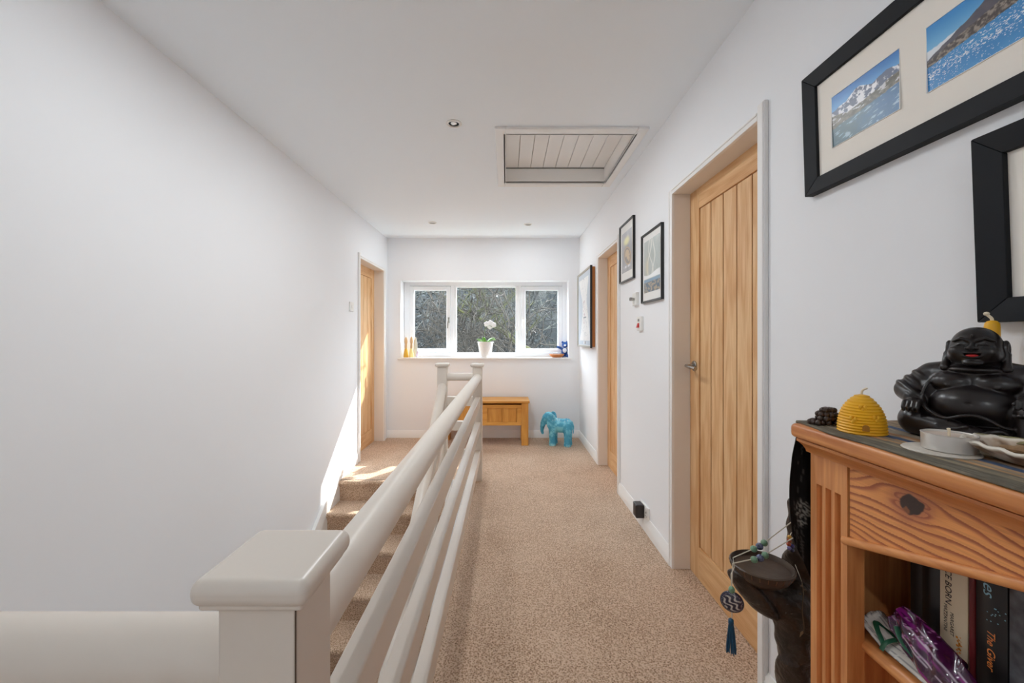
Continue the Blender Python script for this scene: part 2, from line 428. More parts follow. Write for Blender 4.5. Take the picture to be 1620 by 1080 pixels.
# ------------------------------------------------------------------ doors
def door(name, label, side, ya, yb, ztop, xface, handle_far=True, hz=1.076, boards=5, handle=True):
    """opening from ya (near) to yb (far) in a side wall; side=+1 right, -1 left; xface = leaf face"""
    s = side; wx = XR if s > 0 else XL
    d = thing(name, label, 'door', (wx, (ya+yb)/2, 0), kind='structure')
    X = lambda a: sorted((wx+s*a, wx+s*T)) if a is None else wx+s*a
    def bx(m, a0, a1, y0, y1, z0, z1):
        p, q = sorted((wx+s*a0, wx+s*a1)); m.box(p, q, y0, y1, z0, z1)
    xd = abs(xface-wx)
    m = MB(); bx(m, -.002, T, ya-.03, ya, 0, ztop+.03); bx(m, -.002, T, yb, yb+.03, 0, ztop+.03); bx(m, -.002, T, ya, yb, ztop, ztop+.03)
    m.build('door_lining', M_LINING, d, bevel=.002)
    m = MB(); c = .04
    def arch(a, b, z0, z1, vert):
        bx(m, -.015, 0, a, b, z0, z1)
    arch(ya-c, ya, 0, ztop+.052, 1); arch(yb, yb+c, 0, ztop+.03, 1); arch(ya, yb, ztop, ztop+.03, 0)
    # inner bead of the architrave
    bx(m, -.019, -.012, ya-c+.004, ya-c+.014, 0, ztop+.048); bx(m, -.019, -.012, yb+c-.014, yb+c-.004, 0, ztop+.024); bx(m, -.019, -.012, ya, yb, ztop+.018, ztop+.027)
    m.build('architrave', M_GLOSS, d, bevel=.003)
    # leaf
    y0, y1 = ya-.012, yb+.012; zt = ztop+.012; z0 = .001; tk = .038
    L0, L1 = xd, min(xd+tk, T-.002)
    st = .105; pz0, pz1 = .165, zt-.115
    leaf = MB(); bx(leaf, L0, L1, y0, y0+st, z0, zt); bx(leaf, L0, L1, y1-st, y1, z0, zt)
    lf = leaf.build('door_leaf', M_OAK, d, bevel=.002)
    rl = MB(); bx(rl, L0, L1, y0+st, y1-st, z0, pz0); bx(rl, L0, L1, y0+st, y1-st, pz1, zt); rl.build('door_rail', M_OAKH, lf, bevel=.002)
    pn = MB(); w = (y1-y0-2*st)/boards
    for i in range(boards):
        a = y0+st+i*w; g = .0032
        bx(pn, L0+.007, L1-.004, a+g, a+w-g, pz0+.001, pz1-.001)
    pn.build('board_panel', M_OAK, lf, bevel=.003)
    bk = MB(); bx(bk, L0+.013, L1-.006, y0+st-.002, y1-st+.002, pz0-.002, pz1+.002); bk.build('panel_groove', M_DARK, lf)
    if handle:
        hy = yb-.052 if handle_far else ya+.052; q = -1 if handle_far else 1
        xf = wx+s*(xd); h = MB()
        h.lathe([(0, 0), (.026, 0), (.026, -s*.006), (.022, -s*.009), (0, -s*.009)], (xf, hy, hz), 24, axis='x')
        h.tube([(xf-s*.004, hy, hz), (xf-s*.03, hy, hz), (xf-s*.046, hy+q*.006, hz), (xf-s*.05, hy+q*.03, hz-.001), (xf-s*.05, hy+q*.075, hz-.003), (xf-s*.048, hy+q*.11, hz-.006)],
               [.009, .0085, .0095, .0095, .009, .0095], 14)
        h.build('door_handle', M_CHROME, lf)
    return d
door('door_1', 'oak boarded door in the left wall, streaked with sunlight', -1, 3.99, 4.759, 2.0, XL-.104, handle=False)
door('door_2', 'large oak boarded door with steel lever in the right wall', 1, 1.406, 2.1325, 1.975, .968, True)
door('door_3', 'narrower oak boarded door further along the right wall, beside the end frame', 1, 3.191, 3.861, 1.975, .963, True, boards=4, handle=False)
# ------------------------------------------------------------------ landing window
def window():
    w = thing('window_1', 'wide white three-light window in the end wall', 'window', (-.27, YB+.2, .955), kind='structure')
    yf = 5.1; x0, x1, z0, z1 = -1.29, .755, .985, 1.912
    def ring(m, a, b, c, d, i, y0, y1):            # rectangular ring, outer a..b x c..d, bar widths i=(l,r,bottom,top)
        l, r, bo, t = i
        m.box(a, a+l, y0, y1, c, d); m.box(b-r, b, y0, y1, c, d); m.box(a+l, b-r, y0, y1, c, c+bo); m.box(a+l, b-r, y0, y1, d-t, d)
    m = MB(); ring(m, x0, x1, z0, z1, (.066, .055, .04, .045), yf, yf+.07)
    m.box(-.705, -.665, yf, yf+.07, z0+.04, z1-.045); m.box(.145, .184, yf, yf+.07, z0+.04, z1-.045)
    m.box(-.665, -.6335, yf+.01, yf+.06, z0+.04, z1-.045); m.box(.113, .145, yf+.01, yf+.06, z0+.04, z1-.045)
    m.box(-.6335, .113, yf+.01, yf+.06, z1-.063, z1-.045)
    m.build('window_frame', M_UPVC, w, bevel=.004)
    for (a, b, hs) in ((-1.223, -.705, 1), (.184, .70, -1)):
        m = MB(); ring(m, a+.002, b-.002, z0+.045, z1-.052, (.046, .046, .04, .045), yf-.012, yf+.055)
        ring(m, a+.046, b-.046, z0+.083, z1-.095, (.01, .01, .01, .01), yf-.004, yf+.05)
        sh = m.build('window_sash', M_UPVC, w, bevel=.004)
        hx = b-.022 if hs > 0 else a+.022
        h = MB(); h.box(hx-.011, hx+.011, yf-.026, yf-.012, 1.40, 1.47); h.tube([(hx, yf-.022, 1.435), (hx, yf-.045, 1.43), (hx-hs*.006, yf-.05, 1.40), (hx-hs*.012, yf-.048, 1.33)], [.009, .009, .009, .007], 10)
        h.build('window_handle', M_WHITEP if hs < 0 else M_GREYP, sh, bevel=.002)
        g = MB(); g.box(a+.05, b-.05, yf+.022, yf+.026, z0+.087, z1-.1); g.build('glass_pane', M_GLASS, sh)
    g = MB(); g.box(-.6345, .114, yf+.03, yf+.034, z0+.03, z1-.06); g.build('glass_pane', M_GLASS, w)
    # inner sill board and plastered reveal
    m = MB(); m.box(-1.325, .79, YB-.022, YB, .952, .972); m.box(x0, x1, YB-.001, yf+.002, .952, .972); m.box(x0, x1, yf+.002, 5.26, .93, .987)
    m.build('window_sill', M_GLOSS, w, bevel=.005)
window()
def added_hall_window():  # unseen glazing, added as an opening for upward fill light
    w = thing('window_2_added', 'unseen glazed panel added to let fill light up from the stair foot', 'window', (-.87, -2.37, -2.4), kind='structure')
    m = MB(); x0, x1, z0, z1, y0, y1 = -1.38, -.36, -2.4, -.45, -2.42, -2.36
    m.box(x0, x0+.05, y0, y1, z0, z1); m.box(x1-.05, x1, y0, y1, z0, z1); m.box(x0, x1, y0, y1, z0, z0+.05); m.box(x0, x1, y0, y1, z1-.05, z1); m.box(-.895, -.845, y0, y1, z0, z1)
    m.build('window_frame', M_UPVC, w, bevel=.004)
    g = MB(); g.box(x0+.04, x1-.04, -2.392, -2.388, z0+.04, z1-.04); g.build('glass_pane', M_GLASS, w)
added_hall_window()
# ------------------------------------------------------------------ loft hatch and downlights
def hatch():
    h = thing('loft_hatch', 'white boarded loft hatch set in a ceiling frame near the right wall', 'hatch', (.37, 2.75, ZC))
    m = MB(); x0, x1, y0, y1 = -.068, .815, 2.306, 3.2; i0, i1, j0, j1 = -.006, .752, 2.376, 3.12; z = ZC-.016
    m.box(x0, i0, y0, y1, z, ZC); m.box(i1, x1, y0, y1, z, ZC); m.box(i0, i1, y0, j0, z, ZC); m.box(i0, i1, j1, y1, z, ZC)
    m.build('hatch_frame', M_GLOSS, h, bevel=.004)
    m = MB(); zz = ZC+.1
    m.box(i0-.012, i0, j0-.012, j1+.012, z, zz+.03); m.box(i1, i1+.012, j0-.012, j1+.012, z, zz+.03); m.box(i0, i1, j0-.012, j0, z, zz+.03); m.box(i0, i1, j1, j1+.012, z, zz+.03)
    m.build('hatch_lining', M_GLOSS, h)
    m = MB(); n = 8; w = (i1-i0)/n
    for k in range(n):
        a = i0+k*w
        m.box(a+.0012, a+w-.0012, j0+.001, j1-.006, zz, zz+.016)
    m.build('hatch_lid', M_GLOSS, h, bevel=.003)
    m = MB(); m.box(i0-.011, i1+.011, j0-.011, j1+.011, zz+.0165, zz+.0295); m.build('lid_backing', mat('lid_joint', (196, 194, 190), .7), h)
    m = MB(); m.box(i0+.001, i1-.001, j1-.004, j1-.001, zz-.003, zz+.001); m.build('lid_gap', M_DARK, h)
hatch()
def downlight(p, label):
    d = thing('downlight', label, 'ceiling light', (p[0], p[1], ZC), group='recessed ceiling downlights')
    m = MB(); m.lathe([(.030, 0), (.044, 0), (.045, -.003), (.042, -.006), (.034, -.008), (.030, -.004), (.028, .0)], (p[0], p[1], ZC), 32)
    m.build('bezel', M_WHITEP, d)
    m = MB(); m.lathe([(.0, .018), (.029, .018), (.029, -.002), (.0285, -.002), (.0265, .012), (.0, .014)], (p[0], p[1], ZC-.001), 24)
    m.build('recess', M_GREYP, d)
    m = MB(); m.lathe([(0, -.001), (.017, -.001), (.019, .004), (.018, .01), (0, .012)], (p[0], p[1], ZC-.001), 20); m.build('bulb_lens', mat('lamp_lens', (235, 238, 240), .15), d)
LAMPS = [(-.297, 2.275), (-.78, 4.25), (.226, 4.31), (-.64, 1.25), (-.297, -1.5)]
downlight((-.297, 2.275), 'round white downlight in the ceiling beside the loft hatch')
downlight((-.78, 4.25), 'small white downlight near the far left of the ceiling')
downlight((.226, 4.31), 'small white downlight near the far right of the ceiling, beyond the hatch')
downlight((-.64, 1.25), 'unseen round white downlight added to light the stairwell, nearest the viewpoint')  # out of view, added to brighten stairs and slat tops
downlight((-.297, -1.5), 'unseen round white downlight added for fill behind the viewpoint')  # out of view, added as fill for the near end
# ------------------------------------------------------------------ balustrade
def balustrade():
    b = thing('balustrade', 'off-white painted stair balustrade with square newels and horizontal rails', 'balustrade', (-.25, 2, 0))
    def newel(x0, x1, y0, y1, zt, zb=-.02):
        m = MB(); m.box(x0, x1, y0, y1, zb, zt-.03); n = m.build('newel_post', M_CREAM, b, bevel=.004)
        o = .0182; m = MB()
        m.box(x0-.011, x1+.011, y0-.011, y1+.011, zt-.031, zt-.022); m.build('cap_moulding', M_CREAM, n, bevel=.003)
        m = MB(); m.box(x0-o, x1+o, y0-o, y1+o, zt-.026, zt); m.build('newel_cap', M_CREAM, n, bevel=.0115, seg=5)
        return n
    n1 = newel(-.288, -.209, .402, .483, .99, -.25)
    m = MB(); m.box(-.2103, -.2089, .4014, .4022, .3, .955); m.build('joint_crack', mat('old_filler', (92, 76, 62), .9), n1)
    newel(-.289, -.209, 3.43, 3.51, .997)
    newel(-.59, -.508, 3.43, 3.51, 1.0, -.4)
    r = .0365; zr = .875; xc = -.249
    def rail(path, rad=r):
        MB().tube(path, rad, 24, up=(0, 0, 1)).build('handrail', M_CREAM, b, sharp=50)
    rail([(xc, .475, zr), (xc, 1.5, zr), (xc, 2.5, zr), (xc, 3.44, zr)])
    rail([(XL, .4425, zr+.006), (-.9, .4425, zr+.006), (-.28, .4425, zr+.006)])
    rail([(-.515, 3.47, zr+.006), (-.28, 3.47, zr+.006)], .034)
    sl = .173/.24
    rail([(-.548, 3.45, .80), (-.548, .6, .80-sl*2.85)], .04)
    hh = .08
    for zt in (.714, .505, .262):
        m = MB(); m.box(-.267, -.222, .47, 3.44, zt-hh, zt); m.build('slat', M_CREAM, b, bevel=.005, seg=3)
        m = MB(); m.box(XL, -.27, .42, .465, zt-hh, zt); m.build('slat', M_CREAM, b, bevel=.005, seg=3)
        m = MB(); m.box(-.52, -.275, 3.448, 3.492, zt-hh, zt); m.build('slat', M_CREAM, b, bevel=.005, seg=3)
    for dz in (.57, .36, .15):
        z = dz; m = MB(); m.prism([(3.45, z), (3.45, z-.1), (.6, z-.1-sl*2.85), (.6, z-sl*2.85)], 'x', -.568, -.528)
        m.build('raking_slat', M_CREAM, b, bevel=.005)
balustrade()
# ------------------------------------------------------------------ wall plates
def plate(name, label, cat, side, y, z, w, h, d):
    wx = XR if side > 0 else XL
    t = thing(name, label, cat, (wx, y, z))
    m = MB(); a, b = sorted((wx, wx-side*d)); m.box(a, b, y-w/2, y+w/2, z-h/2, z+h/2); m.build('face_plate', M_WHITEP, t, bevel=.003)
    return t, wx-side*d
t, xf = plate('light_switch', 'white light switch on the left wall beside the oak door', 'light switch', -1, 3.775, 1.506, .086, .086, .012)
m = MB(); m.box(xf, xf+.004, 3.765, 3.785, 1.49, 1.522); m.build('rocker', M_WHITEP, t, bevel=.001)
t, xf = plate('dimmer_switch', 'white dimmer switch with round knob below the framed prints', 'dimmer switch', 1, 2.745, 1.48, .086, .086, .02)
m = MB(); m.lathe([(0, 0), (.009, 0), (.010, -.012), (.012, -.013), (.012, -.028), (.010, -.030), (0, -.030)], (xf, 2.745, 1.48), 20, axis='x'); m.build('dimmer_knob', M_CHROME, t)
t, xf = plate('fused_switch', 'white fused wall switch with a red rocker, below the dimmer', 'wall switch', 1, 2.655, 1.312, .086, .09, .018)
m = MB(); m.hexa([(xf, 2.67, 1.285), (xf, 2.645, 1.285), (xf-.014, 2.645, 1.285), (xf-.014, 2.67, 1.285), (xf, 2.67, 1.315), (xf, 2.645, 1.315), (xf-.004, 2.645, 1.315), (xf-.004, 2.67, 1.315)]); m.build('red_rocker', M_RED, t, bevel=.001)
m = MB(); m.box(xf-.004, xf, 2.645, 2.668, 1.326, 1.342); m.build('fuse_holder', M_GREYP, t, bevel=.001)
t, xf = plate('wall_socket', 'white double wall socket above the skirting beside the large oak door', 'socket', 1, 2.572, .119, .146, .086, .011)
for yy in (2.607, 2.537):
    m = MB(); m.box(xf-.003, xf+.001, yy-.006, yy+.006, .142, .156); m.build('socket_rocker', M_WHITEP, t, bevel=.001)
m = MB()
for yy in (2.537,):
    m.box(xf-.0008, xf+.001, yy-.003, yy+.003, .118, .128); m.box(xf-.0008, xf+.001, yy-.014, yy-.008, .098, .102); m.box(xf-.0008, xf+.001, yy+.008, yy+.014, .098, .102)
m.build('socket_slots', M_DARK, t)
t = thing('plug_adapter', 'black square plug adapter pushed into the double wall socket', 'plug', (xf, 2.60, .115))
m = MB(); m.box(xf-.052, xf-.001, 2.566, 2.636, .072, .158); m.build('adapter_body', M_BLKP, t, bevel=.007, seg=3)
m = MB(); m.box(xf-.054, xf-.05, 2.578, 2.624, .086, .144); m.build('adapter_face', mat('adapter_face', (58, 48, 46), .5), t, bevel=.0015)
# ------------------------------------------------------------------ pictures
def art(name, parent, ya, yb, z0, z1, xa, xb, paint, nx, nz, m=None):
    """print between ya (left, far) and yb (right, near); xa at bottom, xb at top"""
    u, v = np.meshgrid(np.linspace(0, 1, nx), np.linspace(0, 1, nz))
    P = [[(xa+(xb-xa)*v[j, i], ya+(yb-ya)*u[j, i], z0+(z1-z0)*v[j, i]) for i in range(nx)] for j in range(nz)]
    o = MB().grid(P).build(name, m or M_PRINT, parent, sharp=0)
    c = paint(u, v, abs((yb-ya)/(z1-z0)))
    setcol(o, c.reshape(-1, 3)); return o
def mix(a, b, t): return a*(1-t[..., None])+b*t[..., None]
def C(*c): return np.array(c, float)
def sstep(a, b, x):
    t = np.clip((x-a)/(b-a), 0, 1); return t*t*(3-2*t)
def paint_fjord(u, v, asp):
    s = u*asp
    c = mix(C(92, 165, 225)+0*u[..., None], C(45, 125, 200)+0*u[..., None], sstep(.7, 1, v))
    ridge = .70+.16*np.exp(-((u-.42)/.16)**2)+.10*np.exp(-((u-.85)/.2)**2)+.04*np.exp(-((u-.15)/.08)**2)+.06*(fbm(s*9, s*0+3, 4, 3)-.5)
    snow = fbm(s*12+v*9, v*14-s*6, 4, 5)
    mt = mix(C(92, 102, 130)+0*u[..., None], C(238, 240, 246)+0*u[..., None], sstep(.5, .62, snow+.16*np.exp(-((u-.42)/.2)**2)-.12*(u > .7)))
    k = sstep(0, .012, ridge-v); c = mix(c, mt, k)
    r2 = .52+.12*np.exp(-((u-1)/.5)**2)+.1*np.exp(-(u/.16)**2)+.05*(fbm(s*11, s*0+8, 4, 9)-.5)
    hill = mix(C(84, 78, 66)+0*u[..., None], C(132, 126, 112)+0*u[..., None], sstep(.35, .7, fbm(s*16, v*22, 4, 11)))
    hill = mix(hill, C(205, 205, 210)+0*u[..., None], sstep(.62, .7, fbm(s*9-v*14, v*18+s*4, 3, 12)))
    c = mix(c, hill, sstep(0, .015, r2-v))
    shore = .36+.10*u+.03*(fbm(s*14, s*0+2, 3, 21)-.5)
    wt = mix(C(70, 104, 118)+0*u[..., None], C(52, 110, 160)+0*u[..., None], sstep(.2, .9, u+.3*(fbm(s*6, v*9, 3, 25)-.5)))
    wt = mix(wt, C(190, 215, 232)+0*u[..., None], sstep(.60, .74, fbm(s*7+v*5, v*26-s*5, 3, 27))*.8)
    return mix(c, wt, sstep(0, .012, shore-v))
def paint_icebay(u, v, asp):
    s = u*asp
    c = mix(C(120, 190, 235)+0*u[..., None], C(62, 150, 220)+0*u[..., None], sstep(.6, 1, v))
    r0 = .62+.2*u+.05*(fbm(s*10, s*0+1, 4, 31)-.5)
    c = mix(c, C(232, 238, 245)+0*u[..., None], sstep(0, .02, r0-v)*(u < .8))
    r1 = .50+.62*u**1.15+.04*(fbm(s*9, s*0+6, 4, 33)-.5)
    hl = mix(C(72, 74, 92)+0*u[..., None], C(110, 100, 104)+0*u[..., None], fbm(s*9+v*4, v*12, 4, 35))
    c = mix(c, hl, sstep(0, .015, r1-v))
    r2 = .47+.30*u+.03*(fbm(s*16, s*0+6, 4, 36)-.5)
    rock = mix(C(70, 62, 60)+0*u[..., None], C(158, 146, 134)+0*u[..., None], sstep(.35, .72, fbm(s*26, v*30, 3, 37)))
    c = mix(c, rock, sstep(0, .015, r2-v))
    sh = .38+.16*u+.02*(fbm(s*15, s*0+2, 3, 39)-.5)
    wt = mix(C(44, 130, 200)+0*u[..., None], C(70, 155, 215)+0*u[..., None], fbm(s*4, v*6, 3, 41))
    band = np.exp(-((v-(.22+.13*u))/.1)**2)
    ice = sstep(.745, .79, fbm(s*46, v*105, 2, 43)+.17*band)
    wt = mix(wt, C(228, 238, 246)+0*u[..., None], ice)
    return mix(c, wt, sstep(0, .012, sh-v))
def paint_dark_poster(u, v, asp):
    c = mix(C(150, 150, 154)+0*u[..., None], C(188, 188, 192)+0*u[..., None], fbm(u*5, v*7, 4, 51))
    c = mix(c, C(232, 228, 176)+0*u[..., None], np.exp(-(((u-.48)/.3)**2+((v-.76)/.11)**2)**2))
    d = ((u-.55+(v-.42)*.5)/.34)**2+((v-.38)/.24)**2
    c = mix(c, C(196, 172, 138)+0*u[..., None], sstep(1.05, .9, d)); c = mix(c, C(150, 140, 132)+0*u[..., None], sstep(.75, .65, d))
    c = mix(c, C(206, 184, 150)+0*u[..., None], sstep(.5, .42, d)*sstep(.45, .55, fbm(u*7, v*9, 3, 53)))
    return mix(c, C(225, 225, 228)+0*u[..., None], ((v > .1) & (v < .15) & (np.abs(u-.5) < .36) & (vnoise(u*26, v*0+3, 57) > .45)).astype(float))
def paint_pale_poster(u, v, asp):
    c = mix(C(196, 202, 200)+0*u[..., None], C(168, 178, 174)+0*u[..., None], fbm(u*4+v*1.5, v*6, 4, 61))
    for k, (a, b, w) in enumerate(((.30, .25, .03), (.60, .1, .025), (.48, -.3, .02))):
        x = a+b*(v-.5)+.08*np.sin(v*9+k*2)
        c = mix(c, C(232, 232, 226)+0*u[..., None], np.exp(-((u-x)/w)**2)*(v > .3))
    c = mix(c, C(214, 204, 176)+0*u[..., None], np.exp(-(((u-.2)/.12)**2+((v-.5)/.18)**2))*.8)
    c = mix(c, C(238, 240, 240)+0*u[..., None], sstep(.255, .27, v)*sstep(.36, .345, v+.03*np.sin(u*5)))
    tw = mix(C(96, 116, 134)+0*u[..., None], C(178, 162, 140)+0*u[..., None], sstep(.45, .6, fbm(u*14, v*30, 3, 63)))
    c = mix(c, tw, (v < .25).astype(float))
    return mix(c, C(140, 168, 190)+0*u[..., None], ((v > .195) & (v < .25)).astype(float))
def paint_map(u, v, asp):
    c = mix(C(186, 198, 210)+0*u[..., None], C(204, 212, 220)+0*u[..., None], fbm(u*4, v*4, 3, 71))
    w = .30+.10*np.sin(v*7+1)+.12*(fbm(u*0+1, v*5, 4, 73)-.5)
    land = (np.abs(u-.52-.06*np.sin(v*5)) < w) & (v > .06) & (v < .93)
    c = mix(c, C(238, 238, 238)+0*u[..., None], land.astype(float))
    ln = land & (np.abs(fbm(u*7, v*7, 3, 75)-.5) < .012)
    c = mix(c, C(170, 176, 186)+0*u[..., None], ln.astype(float)*.7)
    c = mix(c, C(196, 170, 176)+0*u[..., None], ((np.abs(u-.5) < .06) & (v > .3) & (v < .62) & (vnoise(u*60, v*40, 77) > .62)).astype(float))
    c = mix(c, C(120, 128, 140)+0*u[..., None], ((np.abs(u-.56) < .1) & (np.abs(v-.38) < .012)).astype(float))
    c = mix(c, C(242, 242, 242)+0*u[..., None], ((u > .46) & (u < .64) & (v > .015) & (v < .05)).astype(float))
    return mix(c, C(90, 96, 104)+0*u[..., None], ((u > .56) & (u < .62) & (v > .012) & (v < .055)).astype(float))
def picture(label, ya, yb, z0, z1, fw, depth, lean=0, m=M_BLACK, mount=M_MOUNT, group=None, glass=False, backing=None, gap=0):
    """frame on the right wall, ya = far side, yb = near side"""
    t = thing('picture_frame', label, 'picture', (XR, (ya+yb)/2, z0), group=group)
    H = z1-z0
    xb = lambda z: XR-gap-lean*(z-z0)/H            # plane of the back of the frame
    def slab(M_, y0, y1, a, b, d0, d1):            # d measured out from the back
        M_.hexa([(xb(a)-d1, y0, a), (xb(a)-d0, y0, a), (xb(a)-d0, y1, a), (xb(a)-d1, y1, a), (xb(b)-d1, y0, b), (xb(b)-d0, y0, b), (xb(b)-d0, y1, b), (xb(b)-d1, y1, b)])
    # mitred mouldings: one sloping section per side
    mm = MB()
    def mould(p):                                   # p: corners outer/inner, each (y,z)
        (oa, ob, ib, ia) = p
        def q(c, d): return (xb(c[1])-d, c[0], c[1])
        mm.hexa([q(oa, 0), q(ob, 0), q(ib, 0), q(ia, 0), q(oa, depth), q(ob, depth), q(ib, depth*.78), q(ia, depth*.78)])
    O = [(ya, z0), (yb, z0), (yb, z1), (ya, z1)]; I = [(ya-fw, z0+fw), (yb+fw, z0+fw), (yb+fw, z1-fw), (ya-fw, z1-fw)]
    for k in range(4): mould((O[k], O[(k+1) % 4], I[(k+1) % 4], I[k]))
    mm.build('frame_moulding', m, t, bevel=.0015)
    b = MB(); slab(b, yb+fw*.6, ya-fw*.6, z0+fw*.6, z1-fw*.6, depth*.2, depth*.45); b.build('mount', mount, t)
    if backing:
        b = MB(); b.box(XR-gap, XR, yb+.012, ya-.012, z0+.012, z1-.012); b.build('wooden_backing', backing, t)
    return t, xb
t, xb = picture('wide black frame of mountain lake photos high on the right wall', 1.169, .40, 1.628, 1.964, .042, .024, .010)
dd = .024*.45+.0008
for (a, b, z0, z1, p) in ((1.079, .8936, 1.729, 1.861, paint_fjord), (.8354, .652, 1.729, 1.861, paint_icebay)):
    o = art('photo_print', t, a, b, z0, z1, xb(z0)-dd, xb(z1)-dd, p, 240, 170)
    m = MB(); w = .0012
    for (y0, y1, c0, c1) in ((a, b, z1, z1+w), (a, b, z0-w, z0), (a+w, a, z0-w, z1+w), (b, b-w, z0-w, z1+w)):
        m.box(xb((c0+c1)/2)-dd-.0012, xb((c0+c1)/2)-dd+.001, min(y0, y1), max(y0, y1), c0, c1)
    m.build('mount_bevel', M_PAPER, o)
t, xb = picture('thick black frame with cream mount, lower right above the dark statue', .739, .36, 1.251, 1.584, .042, .026, .012)
o = art('photo_print', t, .645, .455, 1.35, 1.485, xb(1.35)-.026*.45-.001, xb(1.485)-.026*.45-.001, lambda u, v, a: paint_icebay(1-u, v, a), 40, 30)
t, xb = picture('slim black frame with grey poster, upper of the pair between the oak doors', 3.1136, 2.779, 1.63, 2.063, .012, .02, 0, M_BLKGLOSS, M_PAPER, 'slim black framed posters')
art('poster_print', t, 3.07, 2.822, 1.70, 1.995, XR-.0101, XR-.0101, paint_dark_poster, 60, 90)
t, xb = picture('slim black frame with pale green poster, beside the large oak door', 2.61, 2.2717, 1.438, 1.870, .012, .02, 0, M_BLKGLOSS, M_PAPER, 'slim black framed posters')
art('poster_print', t, 2.575, 2.306, 1.50, 1.82, XR-.0101, XR-.0101, paint_pale_poster, 60, 90)
t, xb = picture('large pale map-like print in silver frame near the window', 4.783, 4.04, 1.112, 1.942, .02, .02, 0, mat('silver_frame', (176, 170, 158), .35, .5), M_PAPER, None, False, mat('hardboard', (190, 118, 52), .6), .03)
art('map_print', t, 4.757, 4.066, 1.138, 1.916, XR-.0405, XR-.0405, paint_map, 90, 110)
m = MB(); m.box(XR-.052, XR-.03, 4.034, 4.0395, 1.112, 1.942); m.build('frame_edge', M_BLKGLOSS, t)
# ------------------------------------------------------------------ bench
def bench():
    t = thing('storage_bench', 'honey oak storage bench with panelled front under the window', 'bench', (-.25, 4.71, 0))
    x0, x1, y0, y1 = -.752, .245, 4.555, 4.88
    m = MB(); m.box(x0-.012, x1+.014, y0-.012, y1, .478, .503); m.build('bench_top', M_BENCH, t, bevel=.004)
    for (a, b) in ((x0, y0), (x1-.078, y0), (x0, y1-.085), (x1-.078, y1-.085)):
        m = MB(); m.box(a, a+.078, b, b+.075, 0, .477); m.build('leg', M_BENCHV, t, bevel=.003)
    m = MB(); ax, bx = x0+.078, x1-.078; f = y0+.008
    m.box(ax, bx, f, f+.022, .225, .262); m.box(ax, bx, f, f+.022, .42, .458); m.box(ax, ax+.05, f, f+.022, .262, .42); m.box(bx-.05, bx, f, f+.022, .262, .42)
    mid = (ax+bx)/2; m.box(mid-.035, mid+.035, f, f+.022, .262, .42)
    fr = m.build('front_frame', M_BENCH, t, bevel=.002)
    for (a, b) in ((ax+.05, mid-.035), (mid+.035, bx-.05)):
        for k in range(2):
            w = (b-a)/2; m = MB(); m.box(a+k*w, a+(k+1)*w-.004, f+.014, f+.021, .262, .42); m.build('front_panel', M_BENCHV, fr, bevel=.001)
    m = MB(); m.box(x0+.02, x0+.045, y0+.07, y1-.08, .225, .458); m.box(x1-.045, x1-.02, y0+.07, y1-.08, .225, .458); m.box(ax, bx, y1-.03, y1-.01, .225, .458); m.build('side_panels', M_BENCH, t, bevel=.002)
    m = MB(); m.box(x0+.04, x1-.04, y0+.02, y1-.02, .225, .24); m.build('bench_bottom', M_BENCH, t)
bench()
